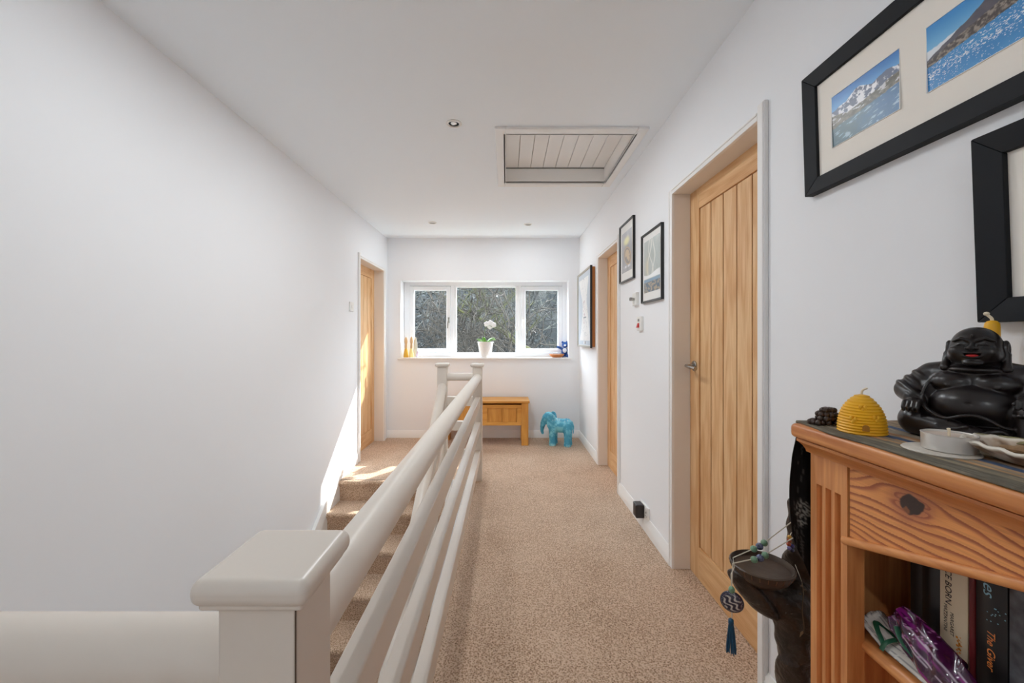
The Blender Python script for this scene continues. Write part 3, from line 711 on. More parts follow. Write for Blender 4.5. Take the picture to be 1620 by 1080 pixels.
# ------------------------------------------------------------------ elephant
def elephant():
    t = thing('elephant_figure', 'turquoise carved elephant figure standing on the carpet by the end wall', 'ornament', (.595, 4.58, 0), R(-17))
    def f(P):
        # facing -x, units dm
        d = s_ell(P, (.15, 0, 2.3), (1.35, .78, .82))
        d = smin(d, s_ell(P, (.95, 0, 2.35), (.62, .74, .82)), .3)
        d = smin(d, s_ell(P, (-.75, 0, 2.4), (.6, .66, .78)), .3)
        for (x, y, b) in ((-.72, -.36, 1), (-.66, .36, 1), (1.02, -.38, 1), (1.06, .38, 1)):
            d = smin(d, s_cap(P, (x, y, 1.9), (x, y, .32), .44, .36), .25)
            d = smin(d, s_cap(P, (x, y, .25), (x, y, .1), .40, .42), .12)
        hd = s_ell(P, (-1.35, 0, 3.12), (.56, .52, .66))
        hd = smin(hd, s_ell(P, (-1.2, 0, 3.5), (.36, .36, .30)), .2)
        hd = smin(hd, s_cap(P, (-.7, 0, 2.6), (-1.3, 0, 3.1), .6, .5), .3)
        tr = s_path(P, [(-1.62, 0, 3.0), (-1.9, 0, 2.5), (-2.02, 0, 2.0), (-2.05, 0, 1.55), (-1.98, 0, 1.28)], [.42, .33, .26, .2, .16])
        hd = smin(hd, tr, .25)
        d = smin(d, hd, .25)
        for s in (-1, 1):
            d = smin(d, s_cap(P, (-1.55, s*.28, 2.5), (-1.85, s*.33, 2.15), .1, .05), .08)
            q = P-np.array((-.92, s*.80, 2.85)); a = R(-s*34)
            x = q[:, 0]*math.cos(a)+q[:, 1]*math.sin(a); y = -q[:, 0]*math.sin(a)+q[:, 1]*math.cos(a)
            e = s_ell(np.stack([x, y, q[:, 2]], 1), (.14, 0, -.02), (.60, .11, .98))
            e = smin(e, s_ell(np.stack([x, y, q[:, 2]], 1), (.1, 0, .5), (.46, .13, .4)), .1)
            d = smin(d, e, .06)
            d = smax(d, -s_ell(P, (-1.68, s*.40, 3.22), (.09, .09, .07)), .05)
        d = smin(d, s_path(P, [(1.5, 0, 2.75), (1.68, 0, 2.3), (1.66, 0, 1.5)], [.12, .08, .06]), .08)
        # saddle cloth edges
        for x in (-.32,):
            d = smin(d, np.maximum(np.abs(P[:, 0]-x-.25*(P[:, 2]-2.3))-.05, d-.05), .05)
        return d
    V, Fs = surface(f, (-2.4, -1.3, -.02), (2.0, 1.3, 4.0), .06)
    V = np.array(V); V[:, 2] = np.maximum(V[:, 2], 0); k = .0965
    m = vcol('turquoise_distressed', .6, bump=(45, .5, .004))
    o = mesh_obj('elephant_body', V*k, Fs, m, t)
    n = fbm(V[:, 0]*3, V[:, 2]*3+V[:, 1]*2, 4, 81); n2 = fbm(V[:, 0]*9+V[:, 1]*5, V[:, 2]*6, 3, 83)
    c = mix(C(70, 158, 190)+0*n[:, None], C(128, 204, 222)+0*n[:, None], sstep(.35, .65, n))
    c = mix(c, C(214, 224, 224)+0*n[:, None], sstep(.55, .75, n2)*sstep(2.7, 3.05, V[:, 2])*sstep(-1.0, -.4, V[:, 0])*.8)
    c = mix(c, C(205, 214, 210)+0*n[:, None], sstep(.25, .05, V[:, 2])*sstep(.4, .55, n2))
    setcol(o, c)
elephant()
# ------------------------------------------------------------------ sill ornaments
SZ = .972
def sill_items():
    # orchid in a lattice pot
    p = at(768, 560, 5.0); cx, cy = p.x, 5.005
    t = thing('potted_orchid', 'white orchid in white lattice pot on the window sill', 'plant', (cx, cy, SZ))
    m = MB(); n = 40; prof = [(.0, 0), (.062, 0), (.066, .004), (.070, .03), (.094, .178), (.1, .18), (.1, .192), (.093, .192), (.088, .17), (0, .165)]
    m.lathe(prof, (cx, cy, SZ), n)
    for s in (-1, 1):
        for k in range(14):
            path = []
            for j in range(9):
                h = .02+.15*j/8; r = .0705+.0235*(h-.03)/.148
                a = 2*math.pi*k/14+s*j*.11; path.append((cx+r*math.cos(a), cy+r*math.sin(a), SZ+h))
            m.tube(path, .0022, 5)
    m.build('pot', mat('white_ceramic', (236, 233, 230), .3), t)
    m = MB()
    for (a, l, h, w) in ((200, .10, .05, .022), (170, .08, .03, .02), (-10, .12, .045, .024), (20, .11, .06, .024), (250, .09, .07, .022), (300, .10, .02, .02)):
        a = R(a); pts = []
        rows = []
        for j in range(8):
            q = j/7; r = .01+l*q; z = SZ+.175+h*math.sin(q*2.0); ww = w*math.sin(math.pi*min(.97, q*.9+.08))
            c = Vector((cx+r*math.cos(a), cy+r*math.sin(a), z)); sd = Vector((-math.sin(a), math.cos(a), 0))
            rows.append([c+sd*ww+Vector((0, 0, .004)), c-Vector((0, 0, .003)), c-sd*ww+Vector((0, 0, .004))])
        m.grid(rows)
    o = m.build('leaves', mat('orchid_leaf', (96, 150, 52), .35), t); md = o.modifiers.new('th', 'SOLIDIFY'); md.thickness = .003
    top = Vector((cx+.05, cy-.01, SZ+.40))
    st = curve_pts([(cx, cy, SZ+.17), (cx-.01, cy, SZ+.27), (cx+.0, cy-.005, SZ+.35), (cx+.05, cy-.01, SZ+.39), (cx+.1, cy-.01, SZ+.36)], 6)
    MB().tube(st, .0025, 6).build('flower_stem', mat('stem_green', (92, 120, 60), .5), t)
    m = MB()
    for (dx, dz, k) in ((-.01, .03, 0), (.035, .045, 1), (.075, .02, 2), (.03, .0, 3)):
        c = top+Vector((dx-.025, -.012+.006*k, dz-.02))
        for j in range(5):
            a = R(90+72*j+k*9); m.ball(c+Vector((.019*math.cos(a), 0, .019*math.sin(a))), (.017, .005, .017), 10, 6)
        m.ball(c+Vector((0, -.006, -.002)), (.006, .006, .006), 8, 5)
    m.build('blossoms', mat('orchid_white', (244, 243, 246), .6), t)
    # two carved figures at the left
    tan = mat('pale_carved_wood', (206, 172, 130), .6); amber = mat('amber_base', (226, 176, 62), .4)
    def fig(px, label, hh, lean, wrap):
        q = at(px, 560, 4.99)
        t = thing('carved_figure', label, 'ornament', (q.x, 4.985, SZ), group='carved wooden figures on the sill')
        m = MB(); m.lathe([(0, 0), (.03, 0), (.031, .01), (.026, .05), (.019, .09), (.012, .115), (0, .12)], (q.x, 4.985, SZ), 16); m.build('robe', wrap, t)
        m = MB(); m.tube([(q.x, 4.985, SZ+.10), (q.x+lean*.3, 4.985, SZ+.13), (q.x+lean*.5, 4.985, SZ+hh-.07)], [.013, .016, .013], 12)
        m.ball((q.x+lean*.6, 4.985, SZ+hh-.045), (.02, .018, .05), 14, 10); m.build('head', tan, t)
    fig(642.5, 'tall carved wooden figure with amber base in the sill corner', .245, .0, amber)
    fig(651, 'tall carved wooden figure with pale yellow base on the sill', .25, .004, mat('pale_yellow_base', (238, 222, 150), .5))
    q = at(657, 560, 5.03)
    t = thing('feather_ornament', 'pale translucent leaf-shaped ornament on the sill beside the wooden figures', 'ornament', (q.x, 5.04, SZ))
    rows = []
    for j in range(12):
        v = j/11; w = .026*math.sin(math.pi*(.08+.86*v))**.8; z = SZ+.012+.235*v
        rows.append([(q.x-w, 5.04, z), (q.x-w*.4, 5.037, z), (q.x, 5.036, z), (q.x+w*.4, 5.037, z), (q.x+w, 5.04, z)])
    o = MB().grid(rows).build('blade', mat('pale_leaf', (206, 204, 190), .5), t); md = o.modifiers.new('th', 'SOLIDIFY'); md.thickness = .004
    MB().lathe([(0, 0), (.018, 0), (.018, .006), (.006, .012), (.004, .03), (0, .03)], (q.x, 5.038, SZ), 14).build('base', mat('pale_leaf', (206, 204, 190), .5), t)
    q = at(660.5, 560, 4.99)
    def fr(P): 
        d = s_ell(P, (0, 0, .028), (.022, .018, .028)); d = smin(d, s_ell(P, (.008, -.006, .062), (.015, .014, .015)), .01)
        for s in (-1, 1): d = smin(d, s_cap(P, (.006+s*.006, 0, .07), (.004+s*.009, .004, .09), .005, .004), .004)
        return d
    V, Fs = surface(fr, (-.03, -.03, -.001), (.03, .03, .1), .003)
    t = thing('rabbit_figurine', 'small lilac and white animal figurine on the left of the sill', 'ornament', (q.x, 4.985, SZ))
    mesh_obj('figurine_body', np.maximum(V, (-9, -9, 0)), Fs, mat('lilac_glaze', (208, 196, 222), .25, noise=(60, .2)), t)
    # terracotta dish with shells, blue bear
    q = at(881, 562, 4.97)
    t = thing('terracotta_dish', 'shallow terracotta dish on the right end of the window sill', 'dish', (q.x, 4.965, SZ))
    MB().lathe([(0, 0), (.05, 0), (.078, .014), (.094, .04), (.089, .042), (.072, .018), (0, .012)], (q.x, 4.975, SZ), 28, 1, .72).build('bowl', mat('terracotta', (200, 128, 74), .6), t)
    g = random.Random(3)
    for k in range(7):
        c = Vector((q.x-.052+.017*k, 4.975+g.uniform(-.02, .02), SZ+.030))
        o = MB().ball(c, (.015, .012, .012), 10, 7, Matrix.Rotation(g.uniform(0, 3), 3, 'Z')).build('white_pebble', mat('shell_white', (238, 232, 224), .4), None)
        tag(o, 'small white pebble piled in the terracotta dish', 'pebble', 'white pebbles in the terracotta dish')
    q = at(892, 560, 5.03)
    t = thing('teddy_bear', 'small blue and white stuffed bear sitting behind the terracotta dish', 'soft toy', (q.x, 5.045, SZ))
    blue = mat('blue_plush', (44, 84, 150), .9, noise=(40, .3)); wh = mat('white_plush', (232, 236, 242), .9)
    x, y = q.x, 5.045
    m = MB(); m.ball((x+.012, y, SZ+.065), (.042, .032, .058)); m.build('torso', blue, t)
    m = MB(); m.ball((x+.016, y-.01, SZ+.155), (.038, .033, .036)); m.build('bear_head', blue, t)
    MB().ball((x-.014, y-.005, SZ+.185), .014).build('ear', blue, t); MB().ball((x+.042, y-.005, SZ+.187), .014).build('ear', blue, t)
    m = MB(); m.ball((x+.008, y-.034, SZ+.085), (.026, .012, .03)); m.ball((x+.01, y-.04, SZ+.148), (.015, .012, .012)); m.build('white_front', wh, t)
    for (a, b) in (((x-.02, y-.01, SZ+.10), (x-.072, y-.025, SZ+.125)), ((x+.045, y-.01, SZ+.10), (x+.06, y-.045, SZ+.07))):
        MB().tube([a, ((a[0]+b[0])/2, (a[1]+b[1])/2, (a[2]+b[2])/2+.004), b], [.013, .015, .014], 10).ball(b, .016).build('arm', blue, t)
    for s in (-1, 1):
        a = (x+.01+s*.024, y-.01, SZ+.02); b = (x+.012+s*.034, y-.066, SZ+.02)
        MB().tube([a, b], [.018, .017], 10).ball(b, (.018, .014, .02)).build('leg', blue, t)
sill_items()
# ================================================================== BOOKCASE
ZT = 1.056                                  # top of the slab
CF = .59; Y0c, Y1c = .03, .785              # front plane, near and far end
def arch_z(y):
    """lower edge of the drawer front"""
    d = abs(y-.41); q = .02
    return .953-.080*(math.sqrt(d*d+q*q)-q)/(math.sqrt(.291**2+q*q)-q)
def pine_paint(u, v, seed, knots, freq=70, wav=.012, grow=0.0):
    """u along the grain, v across (metres); growth rings that flow round knots"""
    psi = v+wav*(fbm(u*5+seed, v*7, 3, seed)-.5)+.004*(fbm(u*22, v*40, 3, seed+3)-.5)+grow*u
    kn = np.zeros_like(u); halo = np.zeros_like(u)
    for (ku, kv, rad, el) in knots:
        du = (u-ku)/el; dv = v-kv; r2 = du*du+dv*dv+1e-9
        psi = psi-(dv*(rad*rad)/np.maximum(r2, rad*rad*.3))*.95
        ang = np.arctan2(dv, (u-ku)/1.15); rr = np.sqrt(((u-ku)/1.15)**2+dv*dv)/rad*(1+.16*(vnoise(ang*2.2+9, ang*0+ku*9, seed+5)-.5)*2)
        kn = np.maximum(kn, sstep(1.0, .86, rr)); halo = np.maximum(halo, np.exp(-(np.maximum(rr-1, 0)/.9)**2))
    ph = psi*freq; fr = ph-np.floor(ph)
    late = np.where(fr > .5, sstep(.5, .93, fr), 0)*sstep(.25, .6, fbm(u*3+2, psi*22, 3, seed+8)+.18)
    pores = fbm(u*26, v*900, 2, seed+9)
    c = mix(C(234, 164, 98)+0*u[..., None], C(218, 142, 78)+0*u[..., None], fbm(u*6, v*16, 3, seed+1))
    c = mix(c, C(150, 74, 46)+0*u[..., None], late*.85)
    c = c*(.94+.12*pores[..., None])
    c = mix(c, C(150, 84, 66)+0*u[..., None], halo*.5)
    kc = mix(C(52, 34, 30)+0*u[..., None], C(128, 74, 42)+0*u[..., None], sstep(.5, .62, fbm(u*90, v*90, 3, seed+12)))
    c = mix(c, kc, kn)
    return c
def bookcase():
    t = thing('pine_bookcase', 'orange pine bookcase with arched drawer front and fluted side posts', 'bookcase', (.73, .41, 0))
    # top slab with rounded nose
    m = MB(); m.box(CF-.032, .868, Y0c-.02, Y1c+.015, ZT-.027, ZT); 
    tp = m.build('top_board', M_PINEH, t, bevel=.009, seg=4)
    # cove under the top
    prof = [(CF-.022, ZT-.029), (CF-.022, ZT-.034), (CF-.017, ZT-.037), (CF-.010, ZT-.043), (CF-.004, ZT-.051), (CF-.003, ZT-.055), (CF+.03, ZT-.055), (CF+.03, ZT-.029)]
    m = MB(); m.prism(prof, 'y', Y0c-.01, Y1c+.008); m.build('cove_moulding', M_PINEH, t, sharp=30)
    m = MB(); m.box(CF-.016, .86, Y0c-.005, Y1c+.005, ZT-.0295, ZT-.0268); m.build('shadow_gap', M_DARK, t)
    zb = ZT-.055
    # fluted posts, modelled profile in plan
    pw = .084
    for (ya, nm) in ((Y1c-pw, 1), (Y0c, 0)):
        fl = [.020, .041, .062]; fw = .0068
        def plan(fluted):
            pts = [(CF+.03, ya), (CF, ya)]
            if fluted:
                for c in fl:
                    pts += [(CF, ya+c-fw)]
                    for k in range(1, 8):
                        a = math.pi*k/8; pts.append((CF+.0125*math.sin(a), ya+c-fw*math.cos(a)))
                    pts += [(CF, ya+c+fw)]
            pts += [(CF, ya+pw), (CF+.03, ya+pw)]
            return pts
        m = MB(); m.prism(plan(True), 'z', .12, zb-.055); m.prism(plan(False), 'z', zb-.055, zb); m.prism(plan(False), 'z', 0, .12)
        # rounded heads of the flutes
        m.build('fluted_post', M_PINE, t, sharp=40)
    # carcass
    m = MB(); m.box(CF+.03, .868, Y1c-.019, Y1c-.001, 0, zb); m.build('side_panel', M_PINE, t, bevel=.001)
    m = MB(); m.box(CF+.03, .868, Y0c+.001, Y0c+.019, 0, zb); m.build('side_panel', M_PINE, t, bevel=.001)
    m = MB(); m.box(.858, .868, Y0c+.019, Y1c-.019, .05, zb); m.build('back_panel', M_PINE, t)
    m = MB(); m.box(CF+.001, CF+.028, Y0c+pw, Y1c-pw, 0, .09); m.build('plinth', M_PINEH, t, bevel=.002)
    for z in (.105, .40, .70):
        m = MB(); m.box(CF+.036, .858, Y0c+.019, Y1c-.019, z-.022, z)
        y = CF+.036; m.tube([(y, Y0c+.06, z-.011), (y, Y1c-.06, z-.011)], .011, 16)
        m.build('shelf', M_PINEH, t, sharp=40)
    # drawer front with arched lower edge
    ya, yb = Y1c-pw-.0025, Y0c+pw+.0025
    nu, nv = 420, 110
    u, v = np.meshgrid(np.linspace(0, 1, nu), np.linspace(0, 1, nv))
    Yg = ya+(yb-ya)*u; zlo = np.array([arch_z(y) for y in ya+(yb-ya)*np.linspace(0, 1, nu)])
    Zg = zlo[None, :]+(zb-.002-zlo[None, :])*v
    P = [[(CF+.0025, Yg[j, i], Zg[j, i]) for i in range(nu)] for j in range(nv)]
    kp = at(1440, 795, .5924)
    d = MB().grid(P).build('drawer_front', M_PINEV, t, sharp=0)
    c = pine_paint(-(Yg-.6), Zg, 5, [(.6-.5924+.001, .979, .0155, 2.8), (.6-.46, 1.02, .006, 3), (.6-.2, .96, .009, 2.5)], 80, .055)
    setcol(d, c.reshape(-1, 3))
    m = MB(); m.box(CF+.004, CF+.02, yb, ya, .957, zb-.002); m.build('drawer_back', M_PINEH, d)
    ys = np.linspace(ya+.010, yb-.010, 40)
    m = MB(); m.tube([(CF+.002, y, arch_z(y)-.002) for y in ys], .0072, 12, sq=(1, 1)); m.build('arch_bead', M_PINEH, t)
    # underside behind the arched front
    m = MB(); m.box(CF+.02, .858, Y0c+.019, Y1c-.019, .957, .965); m.build('drawer_floor', M_PINEH, t)
    return t
bookcase()
# ------------------------------------------------------------------ runner on top
def runner():
    nx, ny, nz = 64, 150, 110
    y = np.linspace(.06, Y1c+.0165, ny); tt = np.linspace(0, 1, nx)**1.5
    XF = lambda yy: CF-.027+.011*float(sstep(.70, .80, np.array(yy)))
    rows = []; q = []
    for j in range(ny):
        row = []
        for i in range(nx):
            x0 = XF(y[j])+.004*float(vnoise(np.array(y[j]*16.), np.array(2.), 91)-.5); xx = x0+(.86-x0)*tt[i]
            zz = ZT+.0016+.0010*float(vnoise(np.array(xx*40.), np.array(y[j]*30.), 93))
            if i == 0: zz = ZT-.0005
            row.append((float(xx), float(y[j]), zz)); q.append(xx-x0)
        rows.append(row)
    hang = []; ns = []
    for k in range(1, nz+1):
        s = k/nz; row = []
        for i in range(nx):
            t_ = tt[i]; x0 = XF(y[-1]); hl = .36*(.97+.03*float(sstep(0, .30, np.array(t_))))
            zz = ZT-.001-hl*s
            f = min(1, s*5)
            yy = Y1c+.0172+.004*f+.006*math.sin(t_*24+s*1.5)*f*min(1, t_*6)
            xx = x0+(.86-x0)*t_
            xx += (-.006*float(sstep(0, .2, np.array(s)))+.004*math.sin(s*9+1)+.046*float(sstep(.62, 1, np.array(s))))*(1-t_)**4
            row.append((float(xx), float(yy), float(zz))); ns.append(t_)
        hang.append(row)
    o = MB().grid(rows+hang).build('table_runner', M_FABRIC, None, sharp=0)
    md = o.modifiers.new('th', 'SOLIDIFY'); md.thickness = .0014; md.offset = 1
    tag(o, 'striped fabric runner on the bookcase top, black end hanging over the far side', 'table runner')
    allp = np.array([p for r in rows+hang for p in r]); X = allp[:, 0]; Y = allp[:, 1]; Z = allp[:, 2]
    q = np.array(q+[0]*len(ns)); q = q+.003*(fbm(Y*12, X*3, 2, 95)-.5)
    c = np.tile(C(92, 87, 77), (len(X), 1))
    def band(c, a, b, rgb):
        return mix(c, C(*rgb)+0*q[:, None], ((q > a) & (q < b)).astype(float))
    for (a, b, rgb) in ((.024, .034, (118, 110, 94)), (.034, .042, (98, 92, 82)), (.042, .050, (146, 116, 86)), (.050, .060, (122, 112, 98)), (.060, .066, (150, 124, 96)), (.066, .082, (70, 84, 108)), (.082, .09, (150, 132, 112)),
                        (.09, .10, (140, 104, 76)), (.10, .13, (124, 114, 100)), (.13, .145, (70, 82, 104)), (.145, .32, (120, 106, 90))): c = band(c, a, b, rgb)
    c = c*(.98+.5*fbm(X*700, Y*60, 2, 97)[:, None])
    n0 = nx*ny
    fib = fbm(X*420, Z*36, 3, 99)
    dk = np.tile(C(26, 24, 24), (len(X), 1))*(.55+.95*fib[:, None])
    d = np.sqrt(((X-.590)/.014)**2+((Z-.874)/.030)**2)
    pr = sstep(1.1, .8, d)*(fbm(X*330, Z*330, 2, 101) > .5)*.85
    pr = np.maximum(pr, .30*((fib > .66) & (np.abs(X-.585) < .012)))
    dk = mix(dk, C(160, 156, 148)+0*q[:, None], pr)
    c[n0:] = dk[n0:]
    setcol(o, c)
runner()
ZTB = ZT+.0032
# ------------------------------------------------------------------ candles
def beehive(x, y, z, s, label, name='beehive_candle'):
    t = thing(name, label, 'candle', (x, y, z))
    prof = [(0, 0), (.0325*s, 0)]
    n = 13
    for k in range(n*4+1):
        v = k/(n*4); h = .062*s*v
        r = .0335*s*(1-v**2.6*.80)**.8*(1-.0*v)
        prof.append((r+.0009*s*math.cos(2*math.pi*k/4.0), .002+h))
    prof.append((.004*s, .0655*s)); prof.append((0, .066*s))
    m = MB(); m.lathe(prof, (x, y, z), 40)
    b = m.build('wax_body', M_WAX, t)
    m = MB(); m.tube(curve_pts([(x, y, z+.063*s), (x, y, z+.070*s), (x+.002*s, y-.001, z+.074*s), (x+.007*s, y-.003*s, z+.077*s)], 4), [.0016*s]*13, 8); m.build('wick', M_WICK, t)
    vd = Vector((-x, -y, 0)).normalized(); sd = Vector((vd.y, -vd.x, 0))*-1
    def on(a, h):
        v = h/.062; r = .0335*(1-v**2.6*.80)**.8
        d = (vd*math.cos(a)+sd*math.sin(a)); return Vector((x, y, z))+d*(r+.0005)*s+Vector((0, 0, .002+h*s)), d
    for (a, h) in ((-.35, .024), (.05, .044), (.62, .028)):
        p, d = on(a, h); w = Vector((-d.y, d.x, 0))
        m = MB(); m.ball(p+w*.003, (.0026, .0026, .004)); m.ball(p-w*.003+Vector((0, 0, .001)), (.0026, .0026, .004)); m.ball(p+Vector((0, 0, -.004)), (.0026, .0026, .004)); m.build('bee_relief', M_WAX, b)
    p, d = on(.16, .011); w = Vector((-d.y, d.x, 0)); m = MB()
    pts = [(-.0045, -.005), (.0045, -.005), (.0045, .002), (.003, .0045), (0, .0055), (-.003, .0045), (-.0045, .002)]
    A = [m.bm.verts.new(p+w*a+Vector((0, 0, b_))+d*.0012) for a, b_ in pts]; B = [m.bm.verts.new(p+w*a+Vector((0, 0, b_))-d*.004) for a, b_ in pts]
    m._f(A); m._f(B[::-1])
    for k in range(len(pts)): m._f([A[k], A[(k+1) % 7], B[(k+1) % 7], B[k]])
    m.build('hive_doorway', mat('hive_door', (170, 112, 18), .6), b)
    return t
beehive(.6175, .7035, ZTB, 1.0, 'yellow beehive-shaped beeswax candle near the front of the bookcase')
def tall_candle():
    x, y = .843, .7025
    t = thing('taper_candle', 'yellow beeswax candle rising behind the head of the dark statue', 'candle', (x, y, ZTB))
    m = MB(); m.lathe([(0, 0), (.018, 0), (.019, .005), (.014, .012), (.0105, .03), (.0098, .182), (.009, .189), (.006, .193), (0, .195)], (x, y, ZTB), 28); m.build('wax_body', M_WAX, t)
    m = MB(); m.tube(curve_pts([(x, y, ZTB+.192), (x-.001, y, ZTB+.198), (x-.005, y+.004, ZTB+.205)], 5), .0022, 8); m.ball((x-.005, y+.004, ZTB+.206), (.004, .004, .0035)); m.build('wick', M_WICK, t)
tall_candle()
def tealight():
    x, y = .634, .580
    s = thing('coaster', 'flat white oval slate under the tealight', 'coaster', (x-.006, y-.002, ZTB))
    m = MB(); m.lathe([(0, 0), (.040, 0), (.0415, .002), (.040, .0035), (0, .0035)], (x-.008, y+.004, ZTB), 36, 1, 1.0); m.build('disc', mat('pale_stone', (216, 208, 196), .7, noise=(40, .12)), s)
    z = ZTB+.0037
    t = thing('tealight', 'large tealight candle in a silver cup in front of the statue', 'candle', (x, y, z))
    m = MB(); m.lathe([(0, 0), (.0272, 0), (.0285, .0012), (.0288, .023), (.0294, .0236), (.0286, .024), (.0278, .023), (.0276, .018), (0, .018)], (x, y, z), 48); m.build('metal_cup', mat('thin_aluminium', (222, 219, 214), .32, .55), t)
    m = MB(); m.lathe([(0, .0182), (.0274, .0182), (.0274, .021), (.024, .0202), (0, .0202)], (x, y, z), 40); m.build('wax', mat('pale_wax', (216, 198, 184), .35), t)
    m = MB(); m.tube([(x, y, z+.019), (x+.0005, y, z+.026), (x-.0005, y, z+.031)], [.0016, .0016, .002], 8); m.build('wick', M_WICK, t)
tealight()
# ------------------------------------------------------------------ laughing statue
def statue():
    t = thing('laughing_buddha', 'dark brown seated laughing statue with bare round belly on the bookcase', 'statue', (.752, .648, ZTB), R(-57))
    E = s_ell
    def rot(P, c, a, ax):
        q = P-np.array(c); ca, sa = math.cos(a), math.sin(a)
        if ax == 'z': return np.stack([q[:, 0]*ca+q[:, 1]*sa, -q[:, 0]*sa+q[:, 1]*ca, q[:, 2]], 1)
        return np.stack([q[:, 0], q[:, 1]*ca+q[:, 2]*sa, -q[:, 1]*sa+q[:, 2]*ca], 1)
    cp = lambda pts, n: [tuple(p) for p in curve_pts(pts, n)]
    def f(P):
        d = E(P, (0, .02, .14), (.88, .60, .20))
        d = smin(d, E(P, (0, .14, .66), (.60, .38, .70)), .2)
        for s in (-1, 1): d = smin(d, E(P, (s*.52, .06, .62), (.28, .32, .46)), .1)
        ch = E(P, (0, .06, .98), (.54, .33, .30))
        ch = smin(ch, s_cap(P, (-.44, .1, 1.06), (.44, .1, 1.06), .19, .19), .15)
        d = smin(d, ch, .1)
        for s in (-1, 1):
            d = smin(d, E(P, (s*.24, -.19, .93), (.26, .175, .165)), .05)
            d = smin(d, E(P, (s*.27, -.36, .90), (.028, .022, .028)), .02)
        d = smin(d, E(P, (0, -.17, .58), (.52, .42, .345)), .03)
        d = smax(d, -E(P, (-.01, -.59, .64), (.05, .035, .02)), .02)
        # folded leg on the viewer's left, under drapery
        lg = s_path(P, [(-.25, -.1, .30), (-.68, -.22, .28)], [.28, .225])
        lg = smin(lg, s_path(P, [(-.68, -.26, .23), (-.32, -.50, .20), (.05, -.58, .16)], [.22, .17, .14]), .06)
        d = smin(d, lg, .05)
        for (pts, r) in (([(-.86, -.18, .36), (-.52, -.48, .36), (-.16, -.61, .31), (.10, -.66, .22)], .024), ([(-.87, -.22, .22), (-.54, -.54, .21), (-.2, -.66, .23), (.0, -.68, .30)], .022),
                         ([(-.80, -.26, .08), (-.45, -.57, .07), (0, -.68, .10), (.25, -.66, .07)], .034), ([(.02, -.66, .10), (.18, -.68, .22), (.34, -.62, .27), (.45, -.55, .14)], .032)):
            d = smin(d, s_path(P, cp(pts, 3), r), .035)
        d = smin(d, s_cap(P, (.05, -.60, .11), (.30, -.62, .10), .12, .09), .05)
        kn = s_path(P, [(.26, -.05, .34), (.62, -.34, .55)], [.27, .20]); kn = smin(kn, s_path(P, [(.62, -.38, .50), (.60, -.47, .12)], [.19, .14]), .06)
        kn = smin(kn, s_cap(P, (.58, -.50, .08), (.50, -.68, .07), .09, .075), .05)
        for k in range(5): kn = smin(kn, E(P, (.43+.037*k, -.74+.013*k, .07), (.023, .032, .028)), .008)
        d = smin(d, kn, .05)
        edge = cp([(-.46, -.22, 1.0), (-.54, -.32, .84), (-.57, -.40, .60), (-.44, -.53, .46), (-.25, -.60, .385), (-.07, -.625, .45), (.08, -.63, .475), (.22, -.61, .42), (.36, -.56, .33), (.52, -.44, .30)], 4)
        d = smin(d, s_path(P, edge, .027), .02)
        # arms with gathered sleeves
        def sleeve(a, S0, ax, L0, L1):
            ax = np.array(ax, float); ax = ax/np.linalg.norm(ax); tt = (P-np.array(S0))@ax+.10*np.abs(P[:, 0]-S0[0])
            w = np.cos(tt*40); return a-.017*np.sign(w)*np.abs(w)**.7*sstep(L0, L0+.1, tt)*sstep(L1+.1, L1, tt)
        la = s_path(P, [(-.52, .10, 1.03), (-.80, -.02, .76)], [.21, .20]); la = smin(la, s_path(P, [(-.80, -.04, .74), (-.69, -.28, .64)], [.205, .15]), .05)
        la = sleeve(la, (-.52, .1, 1.03), (-.26, -.14, -.30), .08, .48)
        la = smin(la, s_path(P, [(-.80, -.24, .76), (-.66, -.33, .72), (-.57, -.30, .60)], .032), .02)
        d = smin(d, la, .025)
        hd = E(rot(P, (-.66, -.385, .57), R(20), 'z'), (0, 0, 0), (.13, .125, .08))
        for k in range(4):
            x = -.77+.062*k
            hd = smin(hd, s_path(P, [(-.70+.035*k, -.40, .60), (x, -.47-.012*k, .575), (x-.006, -.545-.010*k, .49), (x-.002, -.54-.010*k, .44)], [.037, .036, .031, .026]), .009)
        hd = smin(hd, s_path(P, [(-.56, -.38, .59), (-.52, -.47, .54)], [.036, .028]), .012)
        d = smin(d, hd, .012)
        ra = s_path(P, [(.52, .10, 1.03), (.80, .02, .80)], [.21, .20]); ra = smin(ra, s_path(P, [(.80, 0, .78), (.68, -.34, .75)], [.20, .13]), .05)
        ra = sleeve(ra, (.52, .1, 1.03), (.26, -.10, -.24), .08, .40)
        d = smin(d, ra, .025)
        hd = E(P, (.61, -.44, .735), (.135, .12, .08))
        for k in range(4):
            x = .505+.062*k
            hd = smin(hd, s_path(P, [(x+.01, -.47, .765), (x-.004, -.575, .735), (x-.008, -.605, .64)], [.038, .037, .029]), .008)
        hd = smin(hd, s_path(P, [(.50, -.43, .735), (.45, -.51, .69)], [.035, .028]), .012)
        d = smin(d, hd, .012)
        for k in range(6): d = smin(d, E(P, (.46+.056*k, -.585+.01*abs(k-2), .55-.012*abs(k-2.5)), (.034,)*3), .006)
        d = smin(d, E(P, (0, .05, 1.17), (.34, .28, .16)), .05)
        d = smin(d, E(P, (0, -.07, 1.155), (.33, .27, .075)), .02)
        return np.maximum(d, -P[:, 2])
    V, Fs = surface(f, (-1.10, -.88, -.03), (1.10, .72, 1.42), .0155)
    V = np.array(V); V[:, 2] = np.maximum(V[:, 2], 0)
    t.scale = (.955, .955, .985)
    o = mesh_obj('statue_body', V*.1, Fs, M_STATUE, t)
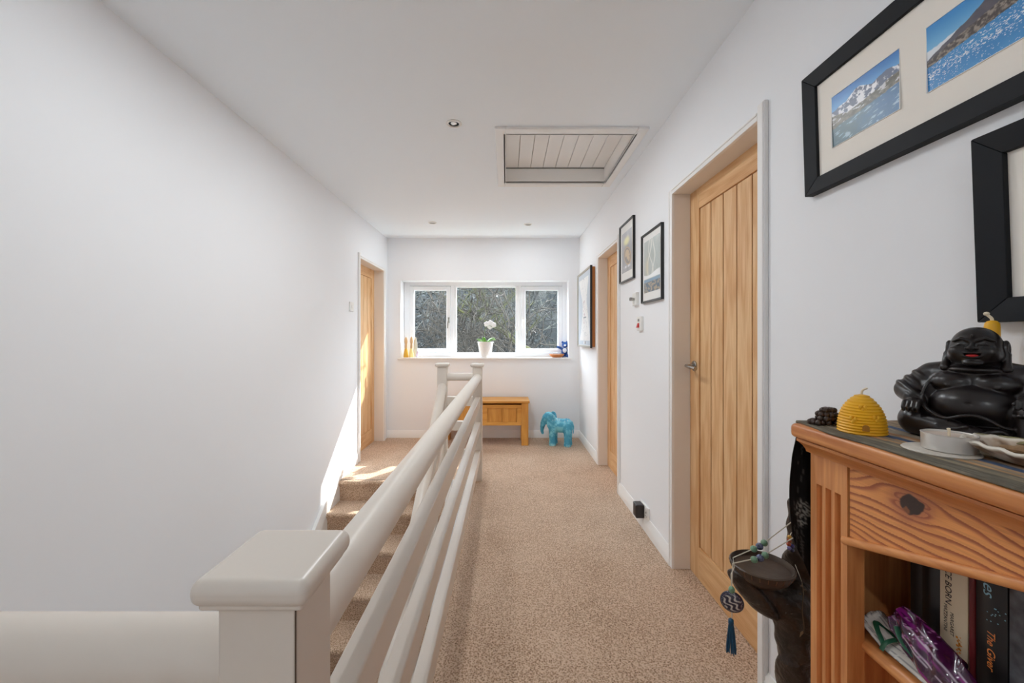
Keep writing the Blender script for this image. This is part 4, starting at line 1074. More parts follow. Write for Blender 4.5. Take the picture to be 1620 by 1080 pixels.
    def fh(P):
        H = rot(P, (0, -.03, 1.48), R(-7), 'x')
        h = E(H, (0, .03, .05), (.30, .315, .315))
        h = smin(h, E(H, (0, -.05, -.11), (.315, .26, .18)), .10)
        for s in (-1, 1): h = smin(h, E(H, (s*.17, -.20, -.06), (.115, .105, .10)), .04)
        h = smin(h, E(H, (0, -.25, -.245), (.11, .065, .05)), .04)
        for s in (-1, 1):
            h = smin(h, s_path(H, [(s*.04, -.290, .105), (s*.13, -.280, .150), (s*.235, -.205, .105)], [.022, .026, .014]), .03)      # brow
            h = smax(h, -s_path(H, [(s*.055, -.305, .052), (s*.13, -.300, .078), (s*.225, -.225, .040)], [.016, .022, .012]), .012)  # laughing eye
            h = smin(h, s_path(H, [(s*.075, -.288, .032), (s*.14, -.285, .052), (s*.205, -.232, .026)], [.012, .017, .010]), .008)    # lid
            h = smax(h, -s_path(H, [(s*.082, -.345, -.035), (s*.155, -.330, -.085), (s*.180, -.285, -.16)], [.012, .016, .010]), .014) # smile line
        h = smin(h, s_path(H, [(0, -.285, .095), (0, -.325, .04), (0, -.352, -.005)], [.024, .034, .047]), .02)
        for s in (-1, 1):
            h = smin(h, E(H, (s*.046, -.328, -.016), (.036, .036, .028)), .008)
            h = smax(h, -E(H, (s*.028, -.365, -.040), (.015, .02, .010)), .006)
        lip = s_path(H, cp([(-.128, -.268, -.072), (-.06, -.312, -.086), (0, -.322, -.082), (.06, -.312, -.086), (.128, -.268, -.072), (.088, -.295, -.140), (0, -.312, -.168), (-.088, -.295, -.140), (-.128, -.268, -.072)], 3), .016)
        h = smax(h, -np.maximum(E(H, (0, -.33, -.085), (.108, .12, .075)), H[:, 2]+.086), .008)
        h = smin(h, lip, .010)
        h = smin(h, E(H, (0, -.292, .19), (.024, .02, .024)), .006)
        for s in (-1, 1):
            e = E(H, (s*.315, .06, .01), (.055, .09, .145)); e = smin(e, s_path(H, [(s*.325, .03, -.08), (s*.335, -.02, -.22), (s*.340, -.06, -.31)], [.052, .052, .066]), .04)
            e = smax(e, -E(H, (s*.372, .03, .03), (.034, .05, .085)), .015)
            h = smin(h, e, .015)
        return h
    V, Fs = surface(fh, (-.48, -.52, 1.05), (.48, .44, 1.90), .0098)
    hd = mesh_obj('statue_head', V*.1, Fs, M_STATUE, t)
    q = Matrix.Rotation(R(-7), 3, 'X')
    c = Vector((0, -.03, 1.48))+q @ Vector((0, -.272, -.136))
    m = MB(); m.ball(c*.1, (.0082, .0050, .0030), 18, 10, q)
    m.build('red_mouth', mat('red_lacquer', (190, 30, 30), .3), hd, world=False)
statue()
# ------------------------------------------------------------------ shell, sticks, herbs, beads
def shell():
    cx, cy = .672, .515; z = ZTB
    t = thing('sea_shell', 'open brown and white sea shell at the bookcase front holding small sticks', 'shell', (cx, cy, z))
    ax = Vector((.30, -1, 0)).normalized(); sx = Vector((ax.y, -ax.x, 0))
    n, k = 72, 22; rows = []; cols = []
    for j in range(k+1):
        v = j/k; row = []
        for i in range(n+1):
            a = 2*math.pi*i/n
            rr = v*(1+.028*math.sin(a*13)*v**4+.04*math.sin(a*5+1)*v**2)
            p = ax*(.064*rr*math.cos(a))+sx*(.040*rr*math.sin(a))
            h = .0035+.020*v**2.2*(1+.22*math.cos(a+2.9))+.0012*math.sin(a*15)*v**6
            row.append((cx+p.x, cy+p.y, z+h))
        rows.append(row)
    o = MB().grid(rows).build('shell_body', vcol('shell_nacre', .3, coat=.3), t, sharp=0)
    md = o.modifiers.new('th', 'SOLIDIFY'); md.thickness = .0040; md.offset = -1
    A, Vv = np.meshgrid(np.linspace(0, 2*math.pi, n+1), np.linspace(0, 1, k+1))
    X = Vv*np.cos(A); Y = Vv*np.sin(A)
    c = mix(C(150, 118, 88)+0*X[..., None], C(206, 190, 172)+0*X[..., None], sstep(.35, .65, fbm(X*4, Y*4, 4, 111)))
    c = mix(c, C(104, 74, 54)+0*X[..., None], sstep(.58, .7, fbm(X*7+3, Y*7, 3, 113))*.8)
    c = mix(c, C(236, 228, 214)+0*X[..., None], sstep(.9, .97, Vv))
    setcol(o, c.reshape(-1, 3))
    st = mat('dry_bark_stick', (150, 118, 84), .8, bump=(120, .4, .001), noise=(70, .3))
    for (a, b, r, l) in (((-.022, .020), (.050, -.015), .0042, 'thin brown stick lying across the shell, upper of the pair'), ((-.030, .006), (.046, -.030), .0046, 'thin brown stick lying across the shell, lower of the pair')):
        p = Vector((cx, cy, z+.0165))+ax*a[0]+sx*(-a[1]); q = Vector((cx, cy, z+.023))+ax*b[0]+sx*(-b[1])
        o = MB().tube([p, p.lerp(q, .5)+Vector((0, 0, .001)), q], [r, r*1.05, r*.95], 10).build('stick', st)
        tag(o, l, 'stick', 'sticks in the shell')
    x, y = .708, .562
    g = random.Random(5)
    t = thing('herb_bundle', 'dried pale green herb bundle behind the shell', 'dried herbs', (x, y, ZTB))
    m = MB()
    for k in range(60):
        a = g.uniform(-.35, .35)-.35; d = Vector((math.sin(a)*.5+.35, -1, g.uniform(-.1, .25))).normalized()
        p = Vector((x+g.uniform(-.016, .016), y+g.uniform(-.02, .02), ZTB+g.uniform(.008, .022)))
        L_ = g.uniform(.015, .03); w = g.uniform(.003, .006); s = d.cross(Vector((0, 0, 1))).normalized()*w; up = Vector((0, 0, g.uniform(.001, .004)))
        m.grid([[p-d*L_-s*.2, p-d*L_+up, p-d*L_+s*.2], [p-s, p+up*2, p+s], [p+d*L_-s*.2, p+d*L_+up, p+d*L_+s*.2]])
    o = m.build('dried_leaves', mat('dried_sage', (150, 142, 104), .9, noise=(60, .3)), t, fixn=False); md = o.modifiers.new('th', 'SOLIDIFY'); md.thickness = .0008
    m = MB(); m.ball((x, y, ZTB+.012), (.02, .024, .012)); 
    for k in range(7):
        p = Vector((x+g.uniform(-.01, .01), y+.01, ZTB+.014)); m.tube([p, p+Vector((g.uniform(-.04, -.02), g.uniform(-.01, .03), g.uniform(-.008, .012)))], .0009, 5)
    m.build('bundle_core', mat('dried_stalks', (168, 152, 108), .9), t)
    # string of dark wooden beads piled up
    t = thing('prayer_beads', 'pile of dark wooden prayer beads on the far corner of the bookcase', 'beads', (.60, .765, ZTB))
    m = MB(); r = .0052
    pts = []
    for k in range(64):
        a = k*.62; rad = .022+.007*math.sin(k*1.7); lay = min(3, k//17)
        pts.append(((.606+.008*lay*0+rad*(1-.2*lay)*math.cos(a)*.95, .768-.004+rad*(1-.2*lay)*math.sin(a)*.6, ZTB+r+lay*.0075)))
    for k in range(7): pts.append((.577+.0045*k*.9, .778-.003*abs(k-3), ZTB+r))
    for p in pts: m.ball(p, r, 10, 7)
    m.build('bead_pile', mat('dark_wood_bead', (58, 42, 34), .4, noise=(90, .3)), t)
shell()
# ------------------------------------------------------------------ books and odds on the shelf
def text(body, size, parent, m, loc, ital=0, name='lettering', up=(0, -1, 0), right=(0, 0, -1), bold=0):
    cu = bpy.data.curves.new(name, 'FONT'); cu.body = body; cu.size = size; cu.extrude = .00012; cu.shear = ital; cu.offset = bold
    tmp = bpy.data.objects.new(name+'_tmp', cu); COL.objects.link(tmp)
    dg = bpy.context.evaluated_depsgraph_get(); me = bpy.data.meshes.new_from_object(tmp.evaluated_get(dg))
    bpy.data.objects.remove(tmp); bpy.data.curves.remove(cu)
    r = Vector(right); u = Vector(up); n = r.cross(u)
    M = Matrix((r, u, n)).transposed().to_4x4(); M.translation = Vector(loc)-OFF.get(parent.name, Vector())
    me.transform(M); me.materials.clear(); me.materials.append(m)
    o = bpy.data.objects.new(name, me); COL.objects.link(o); o.parent = parent; return o
ZS = .70
def book(label, ya, yb, h, depth, xs, cover, tilt=0):
    t = thing('book', label, 'book', (xs, (ya+yb)/2, ZS), group='books on the upper shelf')
    m = MB(); w = .0016
    n = 8; pts = []
    # cover as a U-section with a gently rounded spine
    out = [(xs+depth, ya)]+[(xs+.003-.003*math.sin(math.pi*k/n)-0, ya+(yb-ya)*k/n) for k in range(n+1)]+[(xs+depth, yb)]
    inn = [(xs+depth, yb+w)]+[(xs+.005, yb+w), (xs+.005, ya-w)]+[(xs+depth, ya-w)]
    m.prism(out+inn, 'z', ZS, ZS+h); m.build('cover', cover, t, sharp=50)
    m = MB(); m.box(xs+.0052, xs+depth-.004, yb+w, ya-w, ZS+.003, ZS+h-.003); m.build('page_block', mat('book_pages', (222, 210, 186), .9), t)
    return t
bk1 = mat('black_cover', (30, 27, 28), .35); 
XS = .672
book('thick dark book in the shadow at the far end of the shelf row', .688, .663, .214, .135, XS+.012, mat('dark_brown_cover', (34, 26, 24), .5))
b = book('black paperback between the darker book and the cream one', .661, .632, .20, .13, XS+.004, bk1)
b = book('cream paperback with dark title and orange flowers on its spine', .630, .592, .205, .13, XS, mat('cream_cover', (224, 206, 176), .45))
ink = mat('dark_brown_ink', (52, 36, 34), .5)
text('TWICE BORN', .0126, b, ink, (XS-.0003, .6195, ZS+.1965), .12, name='title_lettering')
text('MARGARET', .0068, b, ink, (XS-.0003, .6125, ZS+.109), name='author_lettering')
text('MAZZANTINI', .0068, b, ink, (XS-.0003, .6215, ZS+.117), name='author_lettering')
g = random.Random(9); m = MB()
for k in range(40):
    y = .6015+g.gauss(0, .0022); z = ZS+.078-.055*k/40+g.gauss(0, .004); s = g.uniform(.0008, .0022)
    a = g.uniform(0, 6); m.grid([[(XS+.0003, y+s*math.cos(a), z+s*math.sin(a)), (XS+.0003, y-s*math.sin(a), z+s*math.cos(a))], [(XS+.0003, y+s*math.sin(a), z-s*math.cos(a)), (XS+.0003, y-s*math.cos(a), z-s*math.sin(a))]])
m.build('printed_flowers', mat('orange_ink', (226, 140, 44), .5), b)
book('thin dark red book squeezed beside the cream paperback', .5905, .583, .205, .13, XS, mat('dark_red_cover', (104, 22, 28), .4))
b = book('black paperback with orange script title on its spine', .5815, .545, .205, .13, XS, bk1)
text('es', .021, b, mat('pale_blue_ink', (150, 196, 214), .4), (XS-.0002, .570, ZS+.182), .35, name='title_lettering')
text('The Giver', .0135, b, mat('orange_foil', (236, 140, 70), .4), (XS-.0002, .5655, ZS+.118), .25, name='title_lettering')
m = MB()
for k in range(14):
    y = .556+g.uniform(-.012, .012); z = ZS+.14+g.uniform(-.012, .012); s = .0006; m.box(XS-.0004, XS+.0003, y-s, y+s, z-s, z+s)
m.build('printed_stars', mat('pale_blue_ink', (150, 196, 214), .4), b)
b = book('dark book with mottled grey-blue cover, nearest of the visible row', .543, .505, .205, .13, XS, mat('mottled_cover', (84, 86, 92), .45, noise=(45, .6)))
book('brown hardback at the near end of the shelf', .503, .47, .20, .13, XS, mat('brown_cover', (92, 62, 44), .5))
def shelf_bits():
    # folded papers with a green ribbon, lying along the shelf front
    z = ZS+.001
    t = thing('folded_papers', 'folded printed white papers tied with green ribbon, on the shelf edge', 'papers', (.64, .67, z))
    pm = vcol('printed_sheet', .8)
    for k in range(3):
        nx, ny = 24, 90; rows = []
        for j in range(ny):
            v = j/(ny-1); row = []
            for i in range(nx):
                u = i/(nx-1)
                x = .626+.006*k+.036*u+.008*v; y = .722-.27*v-.004*k
                zz = z+.002+k*.003+.013*math.sin(math.pi*u)*(.6+.4*math.sin(v*3+k))+.002*math.sin(v*9+k)
                if v < .16: zz += (.16-v)*.12
                row.append((x, y, zz))
            rows.append(row)
        o = MB().grid(rows).build('paper_sheet', pm, t, sharp=0); md = o.modifiers.new('th', 'SOLIDIFY'); md.thickness = .0008
        V_, U_ = np.meshgrid(np.linspace(0, 1, ny), np.linspace(0, 1, nx), indexing='ij')
        c = np.tile(C(226, 222, 214), (ny, nx, 1)); ln = ((U_*9) % 1 < .32) & (vnoise(V_*70, np.floor(U_*9)*3.1, 120+k) > .35)
        setcol(o, mix(c, C(150, 148, 148)+0*c, ln.astype(float)).reshape(-1, 3))
    gr = mat('green_ribbon', (36, 92, 66), .4)
    m = MB(); m.tube(curve_pts([(.622, .672, z+.004), (.63, .672, z+.016), (.652, .671, z+.022), (.676, .67, z+.014), (.684, .668, z+.004)], 5), .004, 8, sq=(1, .25)); 
    m.tube(curve_pts([(.628, .674, z+.012), (.632, .69, z+.026), (.64, .70, z+.03), (.648, .692, z+.026), (.65, .676, z+.022)], 5), .004, 8, sq=(1, .25)); m.build('ribbon', gr, t)
    # purple wrapped packet
    t = thing('purple_packet', 'shiny purple wrapped packet with silver stripes leaning against the books', 'packet', (.655, .59, z))
    nx, ny = 30, 90; rows = []
    a = Vector((.640, .668, z+.068)); b_ = Vector((.618, .48, z+.012)); w = Vector((.028, -.01, .055))
    for j in range(ny):
        v = j/(ny-1); row = []
        for i in range(nx):
            u = i/(nx-1); p = a.lerp(b_, v)+w*(u-.5)*(.35+.65*math.sin(math.pi*min(1, .12+v)))
            bl = .012*math.sin(math.pi*u)*math.sin(math.pi*min(1, v+.05))
            n = Vector((-.85, 0, .5)); p = p+n*(bl+.0016*math.sin(v*40+u*6)+.0022*math.sin(u*11+v*17))
            row.append(p)
        rows.append(row)
    o = MB().grid(rows).build('foil_wrap', vcol('purple_foil', .18, coat=.6), t, sharp=0); md = o.modifiers.new('th', 'SOLIDIFY'); md.thickness = .009; md.offset = -1
    V_, U_ = np.meshgrid(np.linspace(0, 1, ny), np.linspace(0, 1, nx), indexing='ij')
    c = mix(C(74, 16, 66)+0*V_[..., None], C(44, 10, 40)+0*V_[..., None], fbm(V_*6, U_*5, 3, 131))
    c = mix(c, C(128, 30, 118)+0*c, sstep(.62, .72, fbm(V_*5+4, U_*8, 3, 133)))
    for (u0, w0) in ((.3, .014), (.36, .008), (.62, .02), (.78, .01)):
        c = mix(c, C(205, 196, 208)+0*c, ((np.abs(U_-u0-.10*(V_-.5)) < w0) & (V_ > .15) & (V_ < .85)).astype(float)*.85)
    c = mix(c, C(214, 150, 200)+0*c, ((vnoise(V_*60, U_*26, 135) > .84) & (V_ < .35)).astype(float)*.7)
    setcol(o, c.reshape(-1, 3))
    m = MB()
    for (dx, dz, cc) in ((0, 0, 0),):
        m.tube(curve_pts([(.632, .655, z+.055), (.625, .635, z+.04), (.632, .60, z+.022), (.626, .55, z+.012), (.630, .49, z+.008)], 6), .0045, 8, sq=(1, .3))
    m.build('green_ribbon_tie', gr, t)
    m = MB(); m.tube(curve_pts([(.640, .658, z+.062), (.632, .63, z+.046), (.637, .585, z+.03), (.632, .52, z+.016)], 6), .0045, 8, sq=(1, .3)); m.build('red_ribbon_tie', mat('crimson_ribbon', (140, 24, 60), .4), t)
    m = MB(); m.tube(curve_pts([(.652, .668, z+.068), (.642, .655, z+.064), (.636, .64, z+.054), (.634, .60, z+.032), (.628, .55, z+.02)], 6), .004, 8, sq=(1, .4)); m.build('blue_ribbon_tie', mat('blue_ribbon', (34, 74, 170), .4), t)
shelf_bits()
# ------------------------------------------------------------------ carved stand with dish and necklace
def stand():
    Yc = 1.05
    t = thing('carved_root_stand', 'dark carved root stand with round dish between bookcase and oak door', 'wood carving', (.75, Yc, 0))
    W = lambda px, py, y=Yc: np.array(at(px, py, y))
    def f(P):
        d = s_path(P, [(.79, 1.06, 0.0), (.775, 1.06, .18), W(1263, 1060), W(1262, 1000), W(1256, 962)], [.10, .056, .046, .048, .048])
        d = smin(d, s_ell(P, (.79, 1.06, .0), (.12, .11, .06)), .06)
        arm = s_path(P, [W(1250, 956), W(1226, 953), W(1203, 944), W(1182, 929), W(1169, 914)], [.044, .037, .033, .029, .022])
        d = smin(d, arm, .035)
        up = s_path(P, [W(1258, 958, 1.07), W(1264, 915, 1.08), W(1266, 870, 1.08), W(1264, 828, 1.07), W(1262, 800, 1.06)], [.05, .036, .032, .026, .018])
        d = smin(d, up, .03)
            # gnarled grooves that follow the grain
        w = np.sin(P[:, 0]*95+P[:, 2]*28+2.2*np.sin(P[:, 2]*21)+P[:, 1]*60)
        d = d+.0045*w+.0030*np.sin(P[:, 2]*90+P[:, 0]*130+P[:, 1]*70)
        for (p, q, r) in ((W(1236, 975, 1.0), W(1246, 1075, .99), .009), (W(1262, 985, 1.0), W(1262, 1075, .99), .008), (W(1219, 940, 1.0), W(1216, 966, .99), .007)):
            d = smax(d, -s_cap(P, p, q, r), .01)
        return np.maximum(d, -P[:, 2])
    V, Fs = surface(f, (.54, .9, -.01), (.875, 1.2, .83), .0052)
    V = np.array(V)-np.array((.75, Yc, 0)); V[:, 2] = np.maximum(V[:, 2], 0)
    mesh_obj('carved_trunk', V, Fs, M_BOG, t)
    c = at(1205, 897, Yc)
    d = MB(); d.lathe([(0, -.035), (.045, -.034), (.063, -.018), (.074, .002), (.0745, .008), (.071, .010), (.067, .004), (.064, -.003), (0, -.006)], c, 40, 1, .98)
    M_DISH = mat('dark_wood_dish', (66, 50, 38), .42, bump=(40, .3, .004), noise=(18, .35))
    dd = d.build('dish', M_DISH, t, sharp=50)
    m = MB()
    for k in range(26):
        a = 2*math.pi*k/26; m.tube([(c.x+.0752*math.cos(a), c.y+.0737*math.sin(a), c.z+.006), (c.x+.070*math.cos(a), c.y+.0686*math.sin(a), c.z-.006)], .0009, 5)
    m.build('rim_notches', mat('rim_notch', (122, 86, 54), .5), dd)
    # necklace
    n = thing('bead_necklace', 'ceramic bead necklace with blue tassel draped over the carved dish', 'necklace', tuple(at(1158, 951, 1.02)))
    A0 = at(1262, 818, 1.045); A1 = at(1216, 853, 1.04); A2 = at(1192, 868, 1.035); L0 = at(1159.5, 882, 1.03)
    B0 = at(1262, 846, 1.02); B1 = at(1216, 874, 1.015); B2 = at(1192, 884, 1.012); L1 = at(1159, 891, 1.012)
    D = at(1157.5, 930, 1.012)
    Q = Vector((0, 0, .0))
    m = MB(); m.tube([A0, A1, A2, L0, L0+Vector((-.001, -.008, -.02)), at(1156.5, 908, 1.012), D], .0013, 6); m.tube([B0, B1, B2, L1, at(1158.5, 908, 1.01), D], .0013, 6)
    m.tube([D, at(1158, 985, 1.012)], .0012, 6); m.build('cord', mat('pale_cord', (206, 200, 184), .8), n)
    gr = mat('green_ceramic', (112, 148, 120), .3, noise=(80, .15)); bl = mat('blue_white_ceramic', (92, 98, 124), .25, noise=(140, .8))
    for (px, py, y, mm) in ((1209, 858.5, 1.0385, gr), (1201.5, 864, 1.0375, bl), (1192.5, 868, 1.035, gr), (1210.5, 878, 1.0145, gr), (1202.5, 882.5, 1.0135, bl), (1193, 885, 1.012, gr)):
        MB().ball(at(px, py, y), .0088 if mm is bl else .0083, 14, 10).build('bead', mm, n)
    MB().ball(D+Vector((0, 0, -.004)), (.0075, .0075, .009), 14, 10).build('bead', gr, n)
    pc = at(1158, 951.5, 1.012); vd = Vector((-pc.x, -pc.y, 0)).normalized()
    rot = Vector((0, 0, 1)).rotation_difference(vd).to_matrix()
    k1, k2 = 30, 14; rows = []
    mm = MB(); prof = [(0, -.0075), (.014, -.007), (.024, -.003), (.0265, 0), (.024, .003), (.014, .007), (0, .0075)]
    N_ = 48; P_ = []
    rr = np.concatenate([np.linspace(0, .0265, 26)]); 
    verts = [[pc+rot @ Vector((r*math.cos(2*math.pi*j/N_), r*math.sin(2*math.pi*j/N_), s*.0085*math.sqrt(max(0, 1-(r/.0266)**2)))) for j in range(N_+1)] for s, rs in ((1, rr), (-1, rr[::-1])) for r in rs]
    o = MB().grid(verts).build('pendant_disc', vcol('blue_white_pendant', .2, coat=.5), n, sharp=0)
    rad = np.concatenate([rr, rr[::-1]])[:, None]+np.zeros((1, N_+1)); an = np.linspace(0, 2*math.pi, N_+1)[None]+0*rad
    X_ = rad*np.cos(an)*300; Y_ = rad*np.sin(an)*300
    cc = np.tile(C(38, 36, 58), X_.shape+(1,)); sw = np.sin(X_*1.6+2*np.sin(Y_*1.1)+Y_*.6); k = sstep(.25, .5, sw)*sstep(.0215, .0195, rad)
    cc = mix(cc, C(196, 190, 184)+0*cc, k); cc = mix(cc, C(150, 148, 160)+0*cc, ((rad > .0212) & (rad < .0232) & (np.sin(an*26) > 0)).astype(float))
    setcol(o, cc.reshape(-1, 3))
    m = MB(); tp = at(1156.5, 980, 1.012); g_ = random.Random(2)
    m.tube([tp+Vector((0, 0, .003)), tp, tp-Vector((0, 0, .008)), tp-Vector((0, 0, .012))], [.003, .006, .0065, .0055], 12)
    for k in range(44):
        a = g_.uniform(0, 6.28); r0 = .005*math.sqrt(g_.random()); L_ = g_.uniform(.066, .074)
        p0 = tp+Vector((r0*math.cos(a), r0*math.sin(a), -.01)); p1 = p0+Vector((math.cos(a)*.0065, math.sin(a)*.0065, -L_)); m.tube([p0, p0.lerp(p1, .5)+Vector((math.cos(a)*.001, 0, 0)), p1], .0011, 5)
    m.build('tassel', mat('teal_silk', (20, 74, 104), .5), n)
    # small coloured bead cluster
    q = at(1249, 858, 1.03)
    b = thing('bead_bracelet', 'little multicoloured bead bracelet hooked on the carved stand', 'bracelet', tuple(q))
    for k, (dx, dz, rgb) in enumerate(((.0, .014, (196, 150, 70)), (-.002, .006, (150, 70, 40)), (-.005, -.002, (176, 84, 60)), (.003, -.006, (74, 70, 130)), (-.006, -.010, (110, 104, 150)), (.0, -.014, (50, 52, 84)))):
        MB().ball(q+Vector((dx, -.002*k, dz)), .0052, 10, 8).build('bead', mat('bead_colour_%d' % k, rgb, .25), b)
    MB().tube(curve_pts([q+Vector((0, 0, .014)), q+Vector((.012, .01, .02)), q+Vector((.026, .02, .012))], 5), .001, 6).build('thread', mat('pale_cord', (206, 200, 184), .8), b)
    # dried sprig on a thread from the cloth hem
    s = thing('dried_sprig', 'thin dried sprig hanging on a thread below the black cloth', 'dried flower', tuple(at(1268, 925, 1.0)))
    m = MB(); path = [at(1258, 893, 1.045), at(1264, 908, 1.02), at(1269, 921, 1.0)]; m.tube(path, .0006, 5); m.build('thread', mat('pale_cord', (206, 200, 184), .8), s)
    m = MB(); st = [at(1269, 920, .985), at(1271, 940, .982), at(1269, 965, .982), at(1272, 990, .980), at(1271, 1000, .980)]; m.tube(curve_pts(st, 4), .0012, 6)
    for (px, py) in ((1268, 927), (1266, 939), (1274, 933)): m.ball(at(px, py, .985), (.003, .003, .0022), 8, 6)
    m.build('stem', mat('dry_twig', (92, 82, 66), .8), s)
    l0 = at(1272, 996, .980); l1 = at(1265, 1007, .982); mid = (l0+l1)/2
    o = MB().grid([[l0, l0+Vector((.0005, 0, 0))], [mid+Vector((-.004, 0, .002)), mid+Vector((.005, .002, -.001))], [l1, l1+Vector((.0005, 0, 0))]]).build('dry_leaf', mat('dry_leaf', (150, 140, 116), .8), s)
    md = o.modifiers.new('th', 'SOLIDIFY'); md.thickness = .0006
stand()
# ================================================================== OUTSIDE
def outside():
    # wooded bank rising behind the house
    nx, ny = 90, 60; rows = []; g = random.Random(11)
    xs = np.linspace(-34, 30, nx); ys = np.linspace(0, 1, ny)
    for j in range(ny):
        row = []
        for i in range(nx):
            v = ys[j]; y = 7+34*v; h = -2.8+15.5*sstep(.10, .95, np.array(v))+1.6*(float(fbm(np.array(xs[i]*.25), np.array(y*.25), 3, 141))-.5)*(v > .12)
            h = h*(1-.55*float(sstep(8, 26, np.array(xs[i]))))
            row.append((xs[i], y, float(h)))
        rows.append(row)
    m = bpy.data.materials.new('woodland_bank'); m.use_nodes = True
    nt, N, L, b = nodes(m); tc = N.new('ShaderNodeTexCoord')
    n1 = N.new('ShaderNodeTexNoise'); n1.inputs['Scale'].default_value = 1.5; n1.inputs['Detail'].default_value = 10; n1.inputs['Roughness'].default_value = .75; L.new(tc.outputs['Object'], n1.inputs['Vector'])
    r = N.new('ShaderNodeValToRGB'); e = r.color_ramp.elements; e[0].position = .36; e[0].color = (*lin((3, 8, 10)), 1); e[1].position = .66; e[1].color = (*lin((26, 31, 26)), 1)
    k = e.new(.5); k.color = (*lin((8, 15, 17)), 1)
    L.new(n1.outputs['Fac'], r.inputs['Fac']); L.new(r.outputs['Color'], b.inputs['Base Color']); b.inputs['Roughness'].default_value = 1
    tag(MB().grid(rows).build('hillside', m, None, sharp=0), 'dark wooded bank rising behind the garden outside the window', 'hillside', kind='structure')
    m = MB(); m.box(-34, 30, YB+.4, 8, -3, -2.75)
    tag(m.build('ground', mat('winter_grass', (92, 98, 70), 1, noise=(3, .3)), None, sharp=0), 'rough winter grass between the house and the wooded bank', 'ground', kind='structure')
    # trees
    def tree(name, label, base, h, seed, m, lean=(0, 0), spread=1.0, levels=5, r0=.16, droop=0):
        g = random.Random(seed); mb = MB()
        def branch(p, d, L_, r, lev):
            n = max(3, int(4+lev)); pts = [p]; rad = [r]; q = p.copy(); dd = d.copy()
            for k in range(n):
                dd = (dd+Vector((g.gauss(0, .16), g.gauss(0, .16), g.gauss(0, .12)+.03-droop*.05))).normalized()
                q = q+dd*(L_/n); pts.append(q.copy()); rad.append(r*(1-.72*(k+1)/n))
            mb.tube(pts, rad, 7 if lev > 2 else (5 if lev > 1 else 3), cap=False)
            if lev <= 0: return
            nb = {4: 9, 3: 7, 2: 5, 1: 4}.get(lev, 4)
            for k in range(nb):
                t_ = g.uniform(.25, 1); i = min(n-1, int(t_*n)); pp = pts[i].lerp(pts[i+1], t_*n-i)
                ax = dd.orthogonal().normalized(); ax.rotate(Matrix.Rotation(g.uniform(0, 6.28), 3, dd))
                nd = (dd*g.uniform(.25, .8)+ax*g.uniform(.5, 1.1)*spread).normalized(); nd.z += .08
                branch(pp, nd.normalized(), L_*g.uniform(.42, .66), max(.013, rad[i]*g.uniform(.4, .66)), lev-1)
        branch(Vector(base), Vector((lean[0], lean[1], 1)).normalized(), h, r0, levels)
        return tag(mb.build(name, m, None, sharp=0, fixn=False), label, 'tree', 'bare winter trees outside the window')
    bark = mat('tree_bark', (26, 25, 23), .9, noise=(6, .35)); bark2 = mat('tree_bark_warm', (42, 36, 28), .9, noise=(6, .35)); bark3 = mat('tree_bark_pale', (70, 70, 66), .9, noise=(6, .3))
    tree('bare_tree', 'bare tree with thick trunk seen through the middle of the window', (.15, 12.5, -2.8), 4.6, 21, bark, (-.07, 0), 1.0, 4, .2)
    tree('bare_tree', 'bare forked tree filling the right pane of the window', (.70, 10.5, -2.8), 4.0, 33, bark2, (.02, 0), 1.1, 4, .12)
    tree('bare_tree', 'bare pale-branched tree behind the left of the middle pane', (-.6, 14.5, -1.5), 3.2, 45, bark3, (.05, -.1), 1.1, 4, .12)
    tree('bare_tree', 'bare twiggy tree seen through the left pane of the window', (-4.2, 15, -1.2), 3.0, 57, bark, (.1, -.1), 1.2, 4, .12)
    tree('bare_tree', 'bare slender tree standing further up the wooded bank', (.9, 18, -.2), 3.4, 63, bark3, (0, -.1), 1.0, 4, .12)
    # mossy limb slanting across the middle pane
    mb = MB(); a = at(815, 541, 9.0); pts = curve_pts([at(850, 560, 9.2), a, at(800, 527, 8.9), at(785, 518, 8.8), at(768, 508, 8.7), at(740, 497, 8.6), at(705, 480, 8.6)], 6)
    n = len(pts); mb.tube(pts, [.055*(1-.8*i/n)+.008 for i in range(n)], 8); g = random.Random(17)
    mb.tube(curve_pts([(2.6, 9.6, -2.8), (1.9, 9.4, -1.2), (1.2, 9.3, .2), at(850, 560, 9.2)], 6), [.12]*18+[.09], 8)
    for k in range(26):
        p = pts[g.randrange(6, n-1)]; d = Vector((g.gauss(0, .6), g.gauss(0, .5), abs(g.gauss(.5, .5)))).normalized(); L_ = g.uniform(.4, 1.1)
        q = [p, p+d*L_*.5+Vector((g.gauss(0, .05), 0, g.gauss(0, .05))), p+d*L_]; mb.tube(q, [.014, .009, .004], 4, cap=False)
        for j in range(4):
            s_ = q[1].lerp(q[2], g.random()); mb.tube([s_, s_+Vector((g.gauss(0, .2), g.gauss(0, .2), g.gauss(.1, .2)))], [.006, .003], 3, cap=False)
    tag(mb.build('mossy_tree', mat('mossy_bark', (58, 58, 28), .95, noise=(14, .5)), None, fixn=False), 'mossy leaning limb slanting up behind the orchid', 'tree')
    # brush of thin twigs and ivy leaves
    g = random.Random(23); mb = MB()
    for k in range(650):
        x = g.uniform(-11, 8); y = g.uniform(13, 24); v = (y-7)/34
        if vnoise(np.array(x*.5), np.array(y*.5), 155) < (.52 if x < -1.6 else .34): continue
        z = -2.8+15.5*float(sstep(.10, .95, np.array(v)))+g.uniform(-.3, 2.0)
        p = Vector((x, y, z)); d = Vector((g.gauss(0, .8), g.gauss(0, .4), g.gauss(.4, .45))).normalized(); L_ = g.uniform(.7, 2.2)
        q = [p]; 
        for w in range(4):
            d = (d+Vector((g.gauss(0, .22), g.gauss(0, .2), g.gauss(0, .2)))).normalized(); q.append(q[-1]+d*L_/4)
